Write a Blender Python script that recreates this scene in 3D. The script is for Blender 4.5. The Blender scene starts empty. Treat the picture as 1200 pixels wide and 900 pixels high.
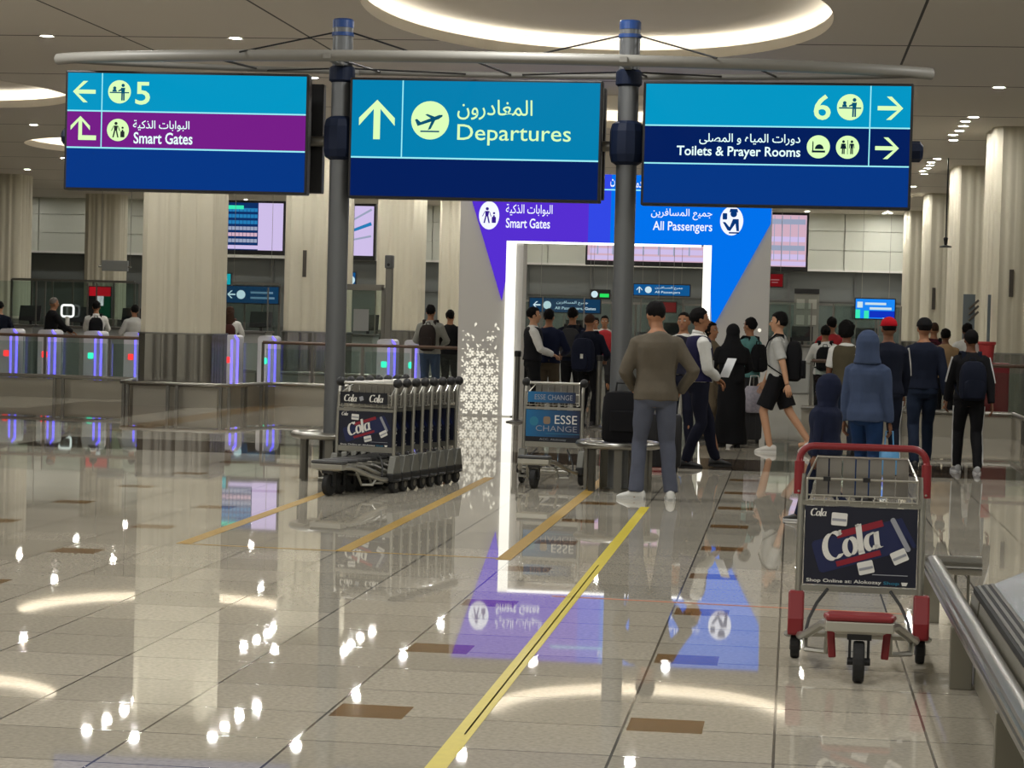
import bpy, bmesh, math, random
from mathutils import Vector, Matrix, noise
import numpy as np
random.seed(7)
scene = bpy.context.scene
COL = scene.collection
PI = math.pi
# ------------------------------------------------------------------ camera, world, exposure
FPX = 2640.0          # focal length in pixels of the 1200x900 frame
CH = 1.62             # eye height
PSI, TH, RHO = 0.123562, 0.029493, 0.027
_F = Vector((-math.sin(PSI)*math.cos(TH), math.cos(PSI)*math.cos(TH), -math.sin(TH)))
_R0 = Vector((math.cos(PSI), math.sin(PSI), 0)); _U0 = _R0.cross(_F)
_R = math.cos(RHO)*_R0 + math.sin(RHO)*_U0
_U = -math.sin(RHO)*_R0 + math.cos(RHO)*_U0
EYE = Vector((0, 0, CH))
cam_d = bpy.data.cameras.new('camera'); cam = bpy.data.objects.new('camera', cam_d); COL.objects.link(cam)
cam_d.sensor_width = 36.0; cam_d.lens = 36.0*FPX/1200.0; cam_d.clip_end = 300; cam_d.clip_start = .1
M = Matrix((( _R.x, _U.x, -_F.x, 0), (_R.y, _U.y, -_F.y, 0), (_R.z, _U.z, -_F.z, CH), (0, 0, 0, 1)))
cam.matrix_world = M
scene.camera = cam
scene.view_settings.view_transform = 'Standard'; scene.view_settings.look = 'None'
scene.view_settings.exposure = 0.0; scene.view_settings.gamma = 1.0
scene.view_settings.use_curve_mapping = False
w = bpy.data.worlds.new('world'); scene.world = w; w.use_nodes = True
w.node_tree.nodes['Background'].inputs[0].default_value = (.5, .5, .5, 1)
w.node_tree.nodes['Background'].inputs[1].default_value = .05
LAMP = 350.0          # radiance of a downlight lens
COVE = 10.0           # radiance of a cove light strip
HALL = 98.0           # watts of each lamp over the part of the hall behind the photographer
HCEIL = 5.35

def ray(px, py): return _F + _R*((px-600)/FPX) + _U*((450-py)/FPX)
def atz(px, py, z=0.0):
    r = ray(px, py); return EYE + r*((z-CH)/r.z)
def aty(px, py, Y):
    r = ray(px, py); return EYE + r*(Y/r.y)
def depth(p): return (Vector(p)-EYE).dot(_F)

# ------------------------------------------------------------------ materials
def lin(c):
    c = c/255.0
    return c/12.92 if c <= .04045 else ((c+.055)/1.055)**2.4
def rgb(r, g, b): return (lin(r), lin(g), lin(b), 1)
MATS = {}
def mat(name, col, rough=.5, metal=0.0, emit=0.0, spec=.5, bump=0.0, bscale=60.0, var=0.0, vscale=8.0, coat=0.0):
    if name in MATS: return MATS[name]
    m = bpy.data.materials.new(name); m.use_nodes = True
    nt = m.node_tree; b = nt.nodes['Principled BSDF']
    c = rgb(*col)
    b.inputs['Base Color'].default_value = c
    b.inputs['Roughness'].default_value = rough; b.inputs['Metallic'].default_value = metal
    b.inputs['Specular IOR Level'].default_value = spec
    if coat: b.inputs['Coat Weight'].default_value = coat
    if emit:
        b.inputs['Emission Color'].default_value = c; b.inputs['Emission Strength'].default_value = emit
        b.inputs['Base Color'].default_value = (.002, .002, .002, 1); b.inputs['Specular IOR Level'].default_value = .0
    if bump or var:
        tc = nt.nodes.new('ShaderNodeTexCoord'); nz = nt.nodes.new('ShaderNodeTexNoise')
        nz.inputs['Scale'].default_value = bscale if bump else vscale; nz.inputs['Detail'].default_value = 3
        nt.links.new(tc.outputs['Object'], nz.inputs['Vector'])
        if bump:
            bp = nt.nodes.new('ShaderNodeBump'); bp.inputs['Strength'].default_value = bump
            bp.inputs['Distance'].default_value = .01
            nt.links.new(nz.outputs['Fac'], bp.inputs['Height']); nt.links.new(bp.outputs[0], b.inputs['Normal'])
        if var:
            n2 = nt.nodes.new('ShaderNodeTexNoise'); n2.inputs['Scale'].default_value = vscale; n2.inputs['Detail'].default_value = 4
            nt.links.new(tc.outputs['Object'], n2.inputs['Vector'])
            hs = nt.nodes.new('ShaderNodeMix'); hs.data_type = 'RGBA'
            hs.inputs[6].default_value = tuple(x*(1-var) for x in c[:3])+(1,)
            hs.inputs[7].default_value = tuple(min(1, x*(1+var)) for x in c[:3])+(1,)
            nt.links.new(n2.outputs['Fac'], hs.inputs[0]); nt.links.new(hs.outputs[2], b.inputs['Base Color'])
    MATS[name] = m; return m
def cloth(name, col): return mat('cloth_'+name, col, rough=.9, spec=.2, bump=.25, bscale=140, var=.14, vscale=14)
def glass(name='clear_glass', tint=(236, 243, 241), refl=.10):
    if name in MATS: return MATS[name]
    m = bpy.data.materials.new(name); m.use_nodes = True; nt = m.node_tree
    for n in list(nt.nodes): nt.nodes.remove(n)
    o = nt.nodes.new('ShaderNodeOutputMaterial'); mx = nt.nodes.new('ShaderNodeMixShader')
    t = nt.nodes.new('ShaderNodeBsdfTransparent'); g = nt.nodes.new('ShaderNodeBsdfGlossy'); f = nt.nodes.new('ShaderNodeFresnel')
    t.inputs[0].default_value = rgb(*tint); g.inputs['Roughness'].default_value = .03; f.inputs[0].default_value = 1.45
    nt.links.new(f.outputs[0], mx.inputs[0]); nt.links.new(t.outputs[0], mx.inputs[1]); nt.links.new(g.outputs[0], mx.inputs[2])
    nt.links.new(mx.outputs[0], o.inputs[0]); MATS[name] = m; return m

def N(nt, kind, **kw):
    n = nt.nodes.new(kind)
    for k, v in kw.items(): setattr(n, k, v)
    return n
def mth(nt, op, a, b=None, c=None):
    n = nt.nodes.new('ShaderNodeMath'); n.operation = op
    for i, v in enumerate((a, b, c)):
        if v is None: continue
        if isinstance(v, (int, float)): n.inputs[i].default_value = v
        else: nt.links.new(v, n.inputs[i])
    return n.outputs[0]
def mixc(nt, fac, a, b):
    n = nt.nodes.new('ShaderNodeMix'); n.data_type = 'RGBA'
    for i, v in ((0, fac), (6, a), (7, b)):
        if isinstance(v, (int, float)): n.inputs[i].default_value = v
        elif isinstance(v, tuple): n.inputs[i].default_value = v
        else: nt.links.new(v, n.inputs[i])
    return n.outputs[2]
def line_mask(nt, coord, period, off, width):
    t = mth(nt, 'DIVIDE', mth(nt, 'SUBTRACT', coord, off), period)
    fr = mth(nt, 'ABSOLUTE', mth(nt, 'SUBTRACT', mth(nt, 'FRACT', mth(nt, 'ADD', t, .5)), .5))
    return mth(nt, 'LESS_THAN', fr, width/period/2)
def between(nt, v, a, b): return mth(nt, 'MULTIPLY', mth(nt, 'GREATER_THAN', v, a), mth(nt, 'LESS_THAN', v, b))

def floor_material():
    m = bpy.data.materials.new('polished_granite_tiles'); m.use_nodes = True; nt = m.node_tree
    b = nt.nodes['Principled BSDF']; tc = N(nt, 'ShaderNodeTexCoord'); sp = N(nt, 'ShaderNodeSeparateXYZ')
    nt.links.new(tc.outputs['Object'], sp.inputs[0]); X, Y = sp.outputs[0], sp.outputs[1]
    # every tile has its own shade
    cx = mth(nt, 'FLOOR', mth(nt, 'DIVIDE', mth(nt, 'ADD', X, 1.226), .6)); cy = mth(nt, 'FLOOR', mth(nt, 'DIVIDE', mth(nt, 'SUBTRACT', Y, 8.33), .6))
    cb = N(nt, 'ShaderNodeCombineXYZ'); nt.links.new(cx, cb.inputs[0]); nt.links.new(cy, cb.inputs[1])
    wn = N(nt, 'ShaderNodeTexWhiteNoise'); nt.links.new(cb.outputs[0], wn.inputs['Vector'])
    base = mixc(nt, wn.outputs['Value'], rgb(172, 166, 152), rgb(194, 187, 172))
    nz = N(nt, 'ShaderNodeTexNoise'); nz.inputs['Scale'].default_value = 45; nz.inputs['Detail'].default_value = 6
    nt.links.new(tc.outputs['Object'], nz.inputs['Vector'])
    sp2 = mth(nt, 'MULTIPLY', mth(nt, 'SUBTRACT', nz.outputs['Fac'], .5), 1.5)
    base = mixc(nt, mth(nt, 'ADD', sp2, .25), base, rgb(140, 134, 120))
    # dark stone bands of the paving
    dark = rgb(84, 73, 63)
    b1 = mth(nt, 'MULTIPLY', between(nt, Y, 24.9, 27.0), mth(nt, 'GREATER_THAN', X, -8.9))
    b2 = mth(nt, 'MULTIPLY', between(nt, Y, 30.2, 37.2), between(nt, X, -11.9, -9.75))
    b2b = mth(nt, 'MULTIPLY', between(nt, Y, 30.2, 34.0), mth(nt, 'LESS_THAN', X, -9.75))
    b3 = mth(nt, 'MULTIPLY', between(nt, Y, 28.5, 38.0), between(nt, X, -9.05, -8.55))
    b4 = between(nt, Y, 28.9, 29.5)
    base = mixc(nt, mth(nt, 'MAXIMUM', b1, mth(nt, 'MAXIMUM', b2, b2b)), base, dark)
    base = mixc(nt, b3, base, rgb(150, 122, 84))
    base = mixc(nt, b4, base, rgb(206, 196, 176))
    # brown granite inserts beside every second joint, every third row
    fx = mth(nt, 'FRACT', mth(nt, 'DIVIDE', mth(nt, 'ADD', X, 1.826+42), 4.2))
    fy = mth(nt, 'FRACT', mth(nt, 'DIVIDE', mth(nt, 'SUBTRACT', Y, 8.86-18), 1.8))
    ins = mth(nt, 'MULTIPLY', mth(nt, 'MAXIMUM', between(nt, fx, .004, .0755), between(nt, fx, .2896, .361)), between(nt, fy, .0, .165))
    n3 = N(nt, 'ShaderNodeTexNoise'); n3.inputs['Scale'].default_value = 30; n3.inputs['Detail'].default_value = 4
    nt.links.new(tc.outputs['Object'], n3.inputs['Vector'])
    brown = mixc(nt, n3.outputs['Fac'], rgb(88, 66, 40), rgb(148, 116, 78))
    ins = mth(nt, 'MULTIPLY', ins, mth(nt, 'LESS_THAN', Y, 24.0))
    base = mixc(nt, ins, base, brown)
    # joints
    jx = line_mask(nt, X, .6, -1.226, .011); jy = line_mask(nt, Y, .6, 8.33, .012)
    near = mth(nt, 'LESS_THAN', Y, 24.8)
    jm = mth(nt, 'MAXIMUM', jx, mth(nt, 'MULTIPLY', jy, .75))
    jm = mth(nt, 'MULTIPLY', jm, .82)
    base = mixc(nt, jm, base, rgb(30, 27, 24))
    nt.links.new(base, b.inputs['Base Color'])
    b.inputs['Roughness'].default_value = .045; b.inputs['IOR'].default_value = 1.46
    rg = mixc(nt, jm, (.022, .022, .022, 1), (.06, .06, .06, 1)); nt.links.new(rg, b.inputs['Roughness'])
    n4 = N(nt, 'ShaderNodeTexNoise'); n4.inputs['Scale'].default_value = 1.6; n4.inputs['Detail'].default_value = 2
    nt.links.new(tc.outputs['Object'], n4.inputs['Vector'])
    bp = N(nt, 'ShaderNodeBump'); bp.inputs['Strength'].default_value = .004; bp.inputs['Distance'].default_value = .02
    nt.links.new(n4.outputs['Fac'], bp.inputs['Height']); nt.links.new(bp.outputs[0], b.inputs['Normal'])
    return m
def ceiling_material():
    m = bpy.data.materials.new('painted_ceiling_panels'); m.use_nodes = True; nt = m.node_tree
    b = nt.nodes['Principled BSDF']; tc = N(nt, 'ShaderNodeTexCoord'); sp = N(nt, 'ShaderNodeSeparateXYZ')
    nt.links.new(tc.outputs['Object'], sp.inputs[0]); X, Y = sp.outputs[0], sp.outputs[1]
    jy = line_mask(nt, Y, 4.98, CEIL_Y0, .075)
    jx = mth(nt, 'MULTIPLY', line_mask(nt, X, 2.68, 1.40, .035), mth(nt, 'LESS_THAN', Y, 32.5))
    base = mixc(nt, mth(nt, 'MAXIMUM', jy, jx), rgb(204, 198, 188), rgb(52, 48, 44))
    nt.links.new(base, b.inputs['Base Color']); b.inputs['Roughness'].default_value = .7
    return m
CEIL_Y0 = 30.3

# ------------------------------------------------------------------ mesh helpers
class MB:
    def __init__(s): s.bm = bmesh.new(); s.mi = 0
    def face(s, vs):
        try:
            f = s.bm.faces.new(vs); f.material_index = s.mi; return f
        except ValueError: return None
    def box(s, c, d, rot=None):
        c = Vector(c); vs = []
        for i in (-1, 1):
            for j in (-1, 1):
                for k in (-1, 1):
                    v = Vector((i*d[0]/2, j*d[1]/2, k*d[2]/2))
                    if rot is not None: v = rot @ v
                    vs.append(s.bm.verts.new(c+v))
        for q in ((0, 1, 3, 2), (4, 6, 7, 5), (0, 4, 5, 1), (2, 3, 7, 6), (0, 2, 6, 4), (1, 5, 7, 3)):
            s.face([vs[i] for i in q])
        return s
    def rings(s, rings, cap=True, close=False):
        R = [[s.bm.verts.new(p) for p in r] for r in rings]
        n = len(R[0])
        for a, b in zip(R, R[1:]+([R[0]] if close else [])):
            for i in range(n): s.face([a[i], a[(i+1) % n], b[(i+1) % n], b[i]])
        if cap and not close:
            s.face(list(reversed(R[0]))); s.face(R[-1])
        return s
    def tube(s, pts, r, n=8, closed=False):
        pts = [Vector(p) for p in pts]; m = len(pts); rs = r if isinstance(r, (list, tuple)) else [r]*m
        out = []; prev = None
        for i, p in enumerate(pts):
            a = pts[(i-1) % m] if (i > 0 or closed) else p
            b = pts[(i+1) % m] if (i < m-1 or closed) else p
            t = (b-a).normalized()
            if prev is None:
                u = t.cross(Vector((0, 0, 1)))
                if u.length < .1: u = t.cross(Vector((0, 1, 0)))
                u.normalize()
            else:
                u = prev - t*prev.dot(t); u.normalize()
            prev = u; v = t.cross(u)
            out.append([p + (u*math.cos(2*PI*k/n)+v*math.sin(2*PI*k/n))*rs[i] for k in range(n)])
        return s.rings(out, True, closed)
    def cyl(s, a, b, r, n=16, r2=None): return s.tube([a, b], [r, r if r2 is None else r2], n)
    def ell(s, c, r, nu=14, nv=10, rot=None):
        c = Vector(c); rr = []
        def P(x, y, z):
            v = Vector((x*r[0], y*r[1], z*r[2]))
            return c + (rot @ v if rot is not None else v)
        for j in range(1, nv):
            t = PI*j/nv; z = -math.cos(t); q = math.sin(t)
            rr.append([P(q*math.cos(2*PI*i/nu), q*math.sin(2*PI*i/nu), z) for i in range(nu)])
        R = [[s.bm.verts.new(p) for p in x] for x in rr]
        lo = s.bm.verts.new(P(0, 0, -1)); hi = s.bm.verts.new(P(0, 0, 1))
        for a, b in zip(R, R[1:]):
            for i in range(nu): s.face([a[i], a[(i+1) % nu], b[(i+1) % nu], b[i]])
        for i in range(nu):
            s.face([R[0][(i+1) % nu], R[0][i], lo]); s.face([R[-1][i], R[-1][(i+1) % nu], hi])
        return s
    def prism(s, poly, y0, y1):
        """polygon in the x,z plane pushed from y0 (front) to y1"""
        a = [s.bm.verts.new((x, y0, z)) for x, z in poly]; b = [s.bm.verts.new((x, y1, z)) for x, z in poly]
        n = len(a); s.face(a); s.face(list(reversed(b)))
        for i in range(n): s.face([a[i], b[i], b[(i+1) % n], a[(i+1) % n]])
        return s
    def prismz(s, poly, z0, z1):
        a = [s.bm.verts.new((x, y, z0)) for x, y in poly]; b = [s.bm.verts.new((x, y, z1)) for x, y in poly]
        n = len(a); s.face(list(reversed(a))); s.face(b)
        for i in range(n): s.face([a[i], a[(i+1) % n], b[(i+1) % n], b[i]])
        return s
    def prismx(s, poly, x0, x1):
        a = [s.bm.verts.new((x0, y, z)) for y, z in poly]; b = [s.bm.verts.new((x1, y, z)) for y, z in poly]
        n = len(a); s.face(list(reversed(a))); s.face(b)
        for i in range(n): s.face([a[i], a[(i+1) % n], b[(i+1) % n], b[i]])
        return s
    def quad(s, pts):
        s.face([s.bm.verts.new(p) for p in pts]); return s
    def lathe(s, prof, n=20, c=(0, 0, 0)):
        c = Vector(c)
        return s.rings([[c+Vector((r*math.cos(2*PI*k/n), r*math.sin(2*PI*k/n), z)) for k in range(n)] for r, z in prof])
    def mesh(s, name, fix=True):
        if fix: bmesh.ops.recalc_face_normals(s.bm, faces=s.bm.faces)
        me = bpy.data.meshes.new(name); s.bm.to_mesh(me); s.bm.free(); return me
    def build(s, name, m, parent=None, smooth=False, bevel=0.0, fix=True):
        me = s.mesh(name, fix)
        return link(name, me, m, parent, smooth, bevel)
def link(name, me, m, parent=None, smooth=False, bevel=0.0):
    for q in (m if isinstance(m, (list, tuple)) else [m]): me.materials.append(q)
    o = bpy.data.objects.new(name, me); COL.objects.link(o)
    if parent is not None: o.parent = parent
    if smooth:
        me.polygons.foreach_set('use_smooth', [True]*len(me.polygons))
        if smooth == 'auto': 
            try: me.set_sharp_from_angle(angle=math.radians(40))
            except Exception: pass
    if bevel:
        b = o.modifiers.new('bevel', 'BEVEL'); b.width = bevel; b.segments = 2; b.limit_method = 'ANGLE'
    return o
def thing(name, label, cat, loc=(0, 0, 0), rz=0.0, group=None, sc=1.0):
    o = bpy.data.objects.new(name, None); COL.objects.link(o); o.empty_display_size = .1
    o.location = loc; o.rotation_euler = (0, 0, rz); o.scale = (sc, sc, sc)
    o['label'] = label; o['category'] = cat
    if group: o['group'] = group
    return o
def tag(o, label, cat, group=None, kind=None):
    o['label'] = label; o['category'] = cat
    if group: o['group'] = group
    if kind: o['kind'] = kind
    return o
def struct(o): o['kind'] = 'structure'; return o
def dup(root, loc, rz=None, label=None, group=None):
    r = root.copy(); COL.objects.link(r); r.location = loc
    if rz is not None: r.rotation_euler = (0, 0, rz)
    if label: r['label'] = label
    if group: r['group'] = group
    for ch in list(root.children):
        c = ch.copy(); COL.objects.link(c); c.parent = r
        for g in list(ch.children):
            d = g.copy(); COL.objects.link(d); d.parent = c
    return r
def rrect(x0, z0, x1, z1, r, n=5):
    out = []
    for cx, cz, a0 in ((x1-r, z1-r, 0), (x0+r, z1-r, PI/2), (x0+r, z0+r, PI), (x1-r, z0+r, 1.5*PI)):
        for k in range(n+1):
            a = a0+PI/2*k/n; out.append((cx+r*math.cos(a), cz+r*math.sin(a)))
    return out
def circ(cx, cz, r, n=28, rz=None): return [(cx+r*math.cos(2*PI*k/n), cz+(rz or r)*math.sin(2*PI*k/n)) for k in range(n)]
def arcpts(c, r, a0, a1, n, ax=(1, 0, 0), ay=(0, 0, 1)):
    c, ax, ay = Vector(c), Vector(ax), Vector(ay)
    return [c+(ax*math.cos(a0+(a1-a0)*k/n)+ay*math.sin(a0+(a1-a0)*k/n))*r for k in range(n+1)]

# ------------------------------------------------------------------ lettering
AR = {'ا': (0xFE8D, 2), 'ب': (0xFE8F, 4), 'ة': (0xFE93, 2), 'ت': (0xFE95, 4), 'ج': (0xFE9D, 4), 'خ': (0xFEA5, 4), 'د': (0xFEA9, 2), 'ذ': (0xFEAB, 2),
      'ر': (0xFEAD, 2), 'س': (0xFEB1, 4), 'ص': (0xFEB9, 4), 'غ': (0xFECD, 4), 'ع': (0xFEC9, 4), 'ف': (0xFED1, 4), 'ك': (0xFED9, 4), 'ل': (0xFEDD, 4),
      'م': (0xFEE1, 4), 'ن': (0xFEE5, 4), 'ه': (0xFEE9, 4), 'و': (0xFEED, 2), 'ى': (0xFEEF, 2), 'ي': (0xFEF1, 4)}
def arabic(t):
    out = []
    for i, c in enumerate(t):
        if c not in AR: out.append(c); continue
        base, n = AR[c]
        pj = i > 0 and t[i-1] in AR and AR[t[i-1]][1] == 4
        nj = i < len(t)-1 and t[i+1] in AR and n == 4
        f = (3 if pj and nj else 2 if nj else 1 if pj else 0)
        out.append(chr(base+f))
    return ''.join(reversed(out))
_dg = lambda: bpy.context.evaluated_depsgraph_get()
def baked(o):
    bpy.context.view_layer.update()
    me = bpy.data.meshes.new_from_object(o.evaluated_get(_dg()))
    return me
def text(name, body, m, parent, x, z, y, width=None, height=None, bold=.0, shear=0.0, align='L', thick=.002):
    """lettering lying on a plane facing -y: x,z is the lower left (or right) corner of the ink"""
    c = bpy.data.curves.new(name, 'FONT'); c.body = body; c.offset = bold; c.shear = shear; c.resolution_u = 3
    o = bpy.data.objects.new(name, c); COL.objects.link(o)
    me = baked(o); bpy.data.objects.remove(o); bpy.data.curves.remove(c)
    co = np.empty(len(me.vertices)*3); me.vertices.foreach_get('co', co); co = co.reshape(-1, 3)
    lo, hi = co.min(0), co.max(0); d = hi-lo
    sx = width/d[0] if width else None; sy = height/d[1] if height else None
    if sx is None: sx = sy
    if sy is None: sy = sx
    nx = (co[:, 0]-lo[0])*sx; nz = (co[:, 1]-lo[1])*sy
    if align == 'R': nx = nx-d[0]*sx
    if align == 'C': nx = nx-d[0]*sx/2
    new = np.stack([x+nx, np.full(len(nx), y), z+nz], 1)
    me.vertices.foreach_set('co', new.ravel()); me.update()
    return link(name, me, m, parent)
def nib(mb, pts, w, ang, y, thin=.12):
    """broad pen stroke in the x,z plane"""
    nx, nz = math.cos(ang)*w/2, math.sin(ang)*w/2
    for (ax, az), (bx, bz) in zip(pts, pts[1:]):
        dx, dz = bx-ax, bz-az; L = math.hypot(dx, dz) or 1
        px, pz = -dz/L*w*thin, dx/L*w*thin
        s = 1 if nx*px+nz*pz >= 0 else -1
        ox, oz = nx+s*px, nz+s*pz
        mb.quad([(ax-ox, y, az-oz), (ax+ox, y, az+oz), (bx+ox, y, bz+oz), (bx-ox, y, bz-oz)])
def script_cola(mb, x, z, h, y, slant=.18, rot=0.0):
    """the drink's name in a slanted broad-pen hand; h = height of the capital"""
    cr, sr = math.cos(rot), math.sin(rot)
    def T(pts): 
        out = []
        for a, b in pts:
            a2 = a*h+b*h*slant; b2 = b*h
            out.append((x+a2*cr-b2*sr, z+a2*sr+b2*cr))
        return out
    def arc(cx, cz, rx, rz, a0, a1, n=18): return [(cx+rx*math.cos(math.radians(a0+(a1-a0)*k/n)), cz+rz*math.sin(math.radians(a0+(a1-a0)*k/n))) for k in range(n+1)]
    A = math.radians(8)+rot; W = .17*h
    nib(mb, T(arc(.36, .5, .32, .46, 42, 315)), W, A, y); nib(mb, T([(.6, .80), (.62, .98)]), W*.45, A, y)
    nib(mb, T(arc(.92, .33, .19, .30, 0, 360, 22)), W*.9, A, y)
    nib(mb, T([(1.28, 1.0), (1.28, .04)]), W, A, y); nib(mb, T([(1.18, .03), (1.40, .03)]), W*.5, A+1.5, y); nib(mb, T([(1.17, .96), (1.30, .99)]), W*.4, A+1.5, y)
    nib(mb, T(arc(1.66, .31, .17, .28, 60, 330, 18)), W*.9, A, y); nib(mb, T([(1.86, .60), (1.86, .12), (1.90, .03), (1.99, .06)]), W*.9, A, y)
    nib(mb, T(arc(1.70, .42, .16, .19, 20, 150, 10)), W*.4, A, y)
# ------------------------------------------------------------------ shared materials
STEEL = mat('brushed_steel', (150, 148, 142), rough=.28, metal=1.0)
STEEL_D = mat('dull_steel', (120, 118, 112), rough=.38, metal=.9)
POLE = mat('grey_pole_paint', (104, 106, 108), rough=.35, metal=.5)
BEAM = mat('beam_grey', (122, 120, 114), rough=.5)
NAVYP = mat('navy_plastic', (9, 22, 46), rough=.6, spec=.25)
BLUEB = mat('blue_band', (28, 62, 120), rough=.4)
BLACK = mat('black_plastic', (18, 18, 20), rough=.5)
RUBBER = mat('rubber', (24, 24, 25), rough=.75)
WHITE = mat('white_paint', (214, 212, 206), rough=.45)
LITW = mat('lit_white', (255, 253, 244), emit=2.6)
DKGLASS = mat('dark_glazing', (112, 116, 114), rough=.2)
FRAME = mat('grey_frame', (96, 98, 96), rough=.5)
REDP = mat('red_plastic', (150, 24, 32), rough=.4)
HANDRAIL = mat('brown_handrail', (92, 70, 56), rough=.4)
GLASS = glass()

# ------------------------------------------------------------------ the hall
XL, XR, Y0, Y1 = -34.0, 9.5, -9.0, 77.0
fl = MB().quad([(XL, Y0, 0), (XR, Y0, 0), (XR, Y1, 0), (XL, Y1, 0)]).build('floor', floor_material(), fix=False); struct(fl)
COVES = [(-2.48, 27.7, 2.85, 4.55), (-2.5, 40.6, 2.85, 3.3), (-15.7, 38.2, 2.85, 3.3), (-14.6, 51.4, 3.3, 3.4)]
def ceiling():
    mb = MB(); R = 5.2; cells = []
    xs = sorted({XL, XR}); 
    holes = [(cx-R, cx+R, cy-R, cy+R) for cx, cy, a, b in COVES]
    # split the slab into strips along y, leaving square openings filled by the rings around each cove
    ys = sorted({Y0, Y1} | {h[2] for h in holes} | {h[3] for h in holes})
    for ya, yb in zip(ys, ys[1:]):
        if yb-ya < 1e-4: continue
        row = sorted([(h[0], h[1]) for h in holes if h[2] <= ya+1e-4 and h[3] >= yb-1e-4])
        x = XL
        for a, b in row+[(XR, XR)]:
            if a-x > 1e-4: mb.quad([(x, ya, HCEIL), (x, yb, HCEIL), (a, yb, HCEIL), (a, ya, HCEIL)])
            x = max(x, b)
    for (cx, cy, a, b) in COVES:
        n = 96; A = []; B = []
        for k in range(n):
            t = 2*PI*k/n; c, s_ = math.cos(t), math.sin(t)
            e = 2/2.05
            A.append((cx+a*math.copysign(abs(c)**e, c), cy+b*math.copysign(abs(s_)**e, s_)))
            q = R/max(abs(c), abs(s_)); B.append((cx+q*c, cy+q*s_))
        for k in range(n):
            j = (k+1) % n
            mb.quad([(*A[k], HCEIL), (*B[k], HCEIL), (*B[j], HCEIL), (*A[j], HCEIL)])
    return mb.build('ceiling', ceiling_material(), fix=False)
ce = struct(ceiling())
RECESS = mat('cove_plaster', (226, 220, 208), rough=.8)
STRIP = mat('cove_light_strip', (255, 250, 240), emit=COVE)
for i, (cx, cy, a, b) in enumerate(COVES):
    e = 2/2.05; n = 96
    def el(da, z): return [(cx+(a+da)*math.copysign(abs(math.cos(2*PI*k/n))**e, math.cos(2*PI*k/n)), cy+(b+da)*math.copysign(abs(math.sin(2*PI*k/n))**e, math.sin(2*PI*k/n)), z) for k in range(n)]
    mb = MB()
    mb.rings([el(0, HCEIL-.01), el(0, HCEIL+.13), el(.03, HCEIL+.13), el(.03, HCEIL+.02), el(.42, HCEIL+.02), el(.42, HCEIL+.32)], cap=False)
    top = [mb.bm.verts.new(p) for p in el(.42, HCEIL+.32)]; mb.face(top)
    o = mb.build('ceiling_cove', RECESS, fix=False); struct(o); 
    st = MB(); st.rings([el(.16, HCEIL+.07), el(.26, HCEIL+.07)], cap=False)
    st.build('light_strip', STRIP, o, fix=False)
WALLP = mat('pale_wall_panels', (190, 192, 180), rough=.6, var=.04, vscale=.6)
struct(MB().quad([(XL, Y0, 0), (XL, Y0, HCEIL+1), (XL, Y1, HCEIL+1), (XL, Y1, 0)]).build('wall_left', WALLP))
struct(MB().quad([(XR, Y0, 0), (XR, Y0, HCEIL+1), (XR, Y1, HCEIL+1), (XR, Y1, 0)]).build('wall_right', WALLP))
struct(MB().quad([(XL, Y0, 0), (XR, Y0, 0), (XR, Y0, HCEIL+1), (XL, Y0, HCEIL+1)]).build('wall_back', WALLP))
struct(MB().quad([(XL, Y1, 0), (XR, Y1, 0), (XR, Y1, HCEIL+1), (XL, Y1, HCEIL+1)]).build('wall_far', WALLP))
# upper panelled bulkhead and the dark glazing below it
YF = 75.6
up = MB()
nx = 22; wdt = (XR-XL)/nx
for k in range(nx):
    for za, zb in ((3.5, 4.12), (4.14, 4.76), (4.78, HCEIL)):
        up.box((XL+(k+.5)*wdt, YF+.1, (za+zb)/2), (wdt-.03, .1, zb-za))
struct(up.build('bulkhead', WALLP))
struct(MB().box(((XL+XR)/2, YF+.02, 3.46), (XR-XL, .25, .07)).build('trim_1', WHITE))
gz = MB().box(((XL+XR)/2, YF+.3, 1.72), (XR-XL, .04, 3.42)).build('window_1', DKGLASS); struct(gz)
fr = MB()
k = XL+.8
while k < XR:
    fr.box((k, YF+.22, 1.72), (.09, .1, 3.42)); k += 2.2
for z in (1.1, 2.45): fr.box(((XL+XR)/2, YF+.22, z), (XR-XL, .08, .06))
fr.build('window_frame', FRAME, gz)

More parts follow.
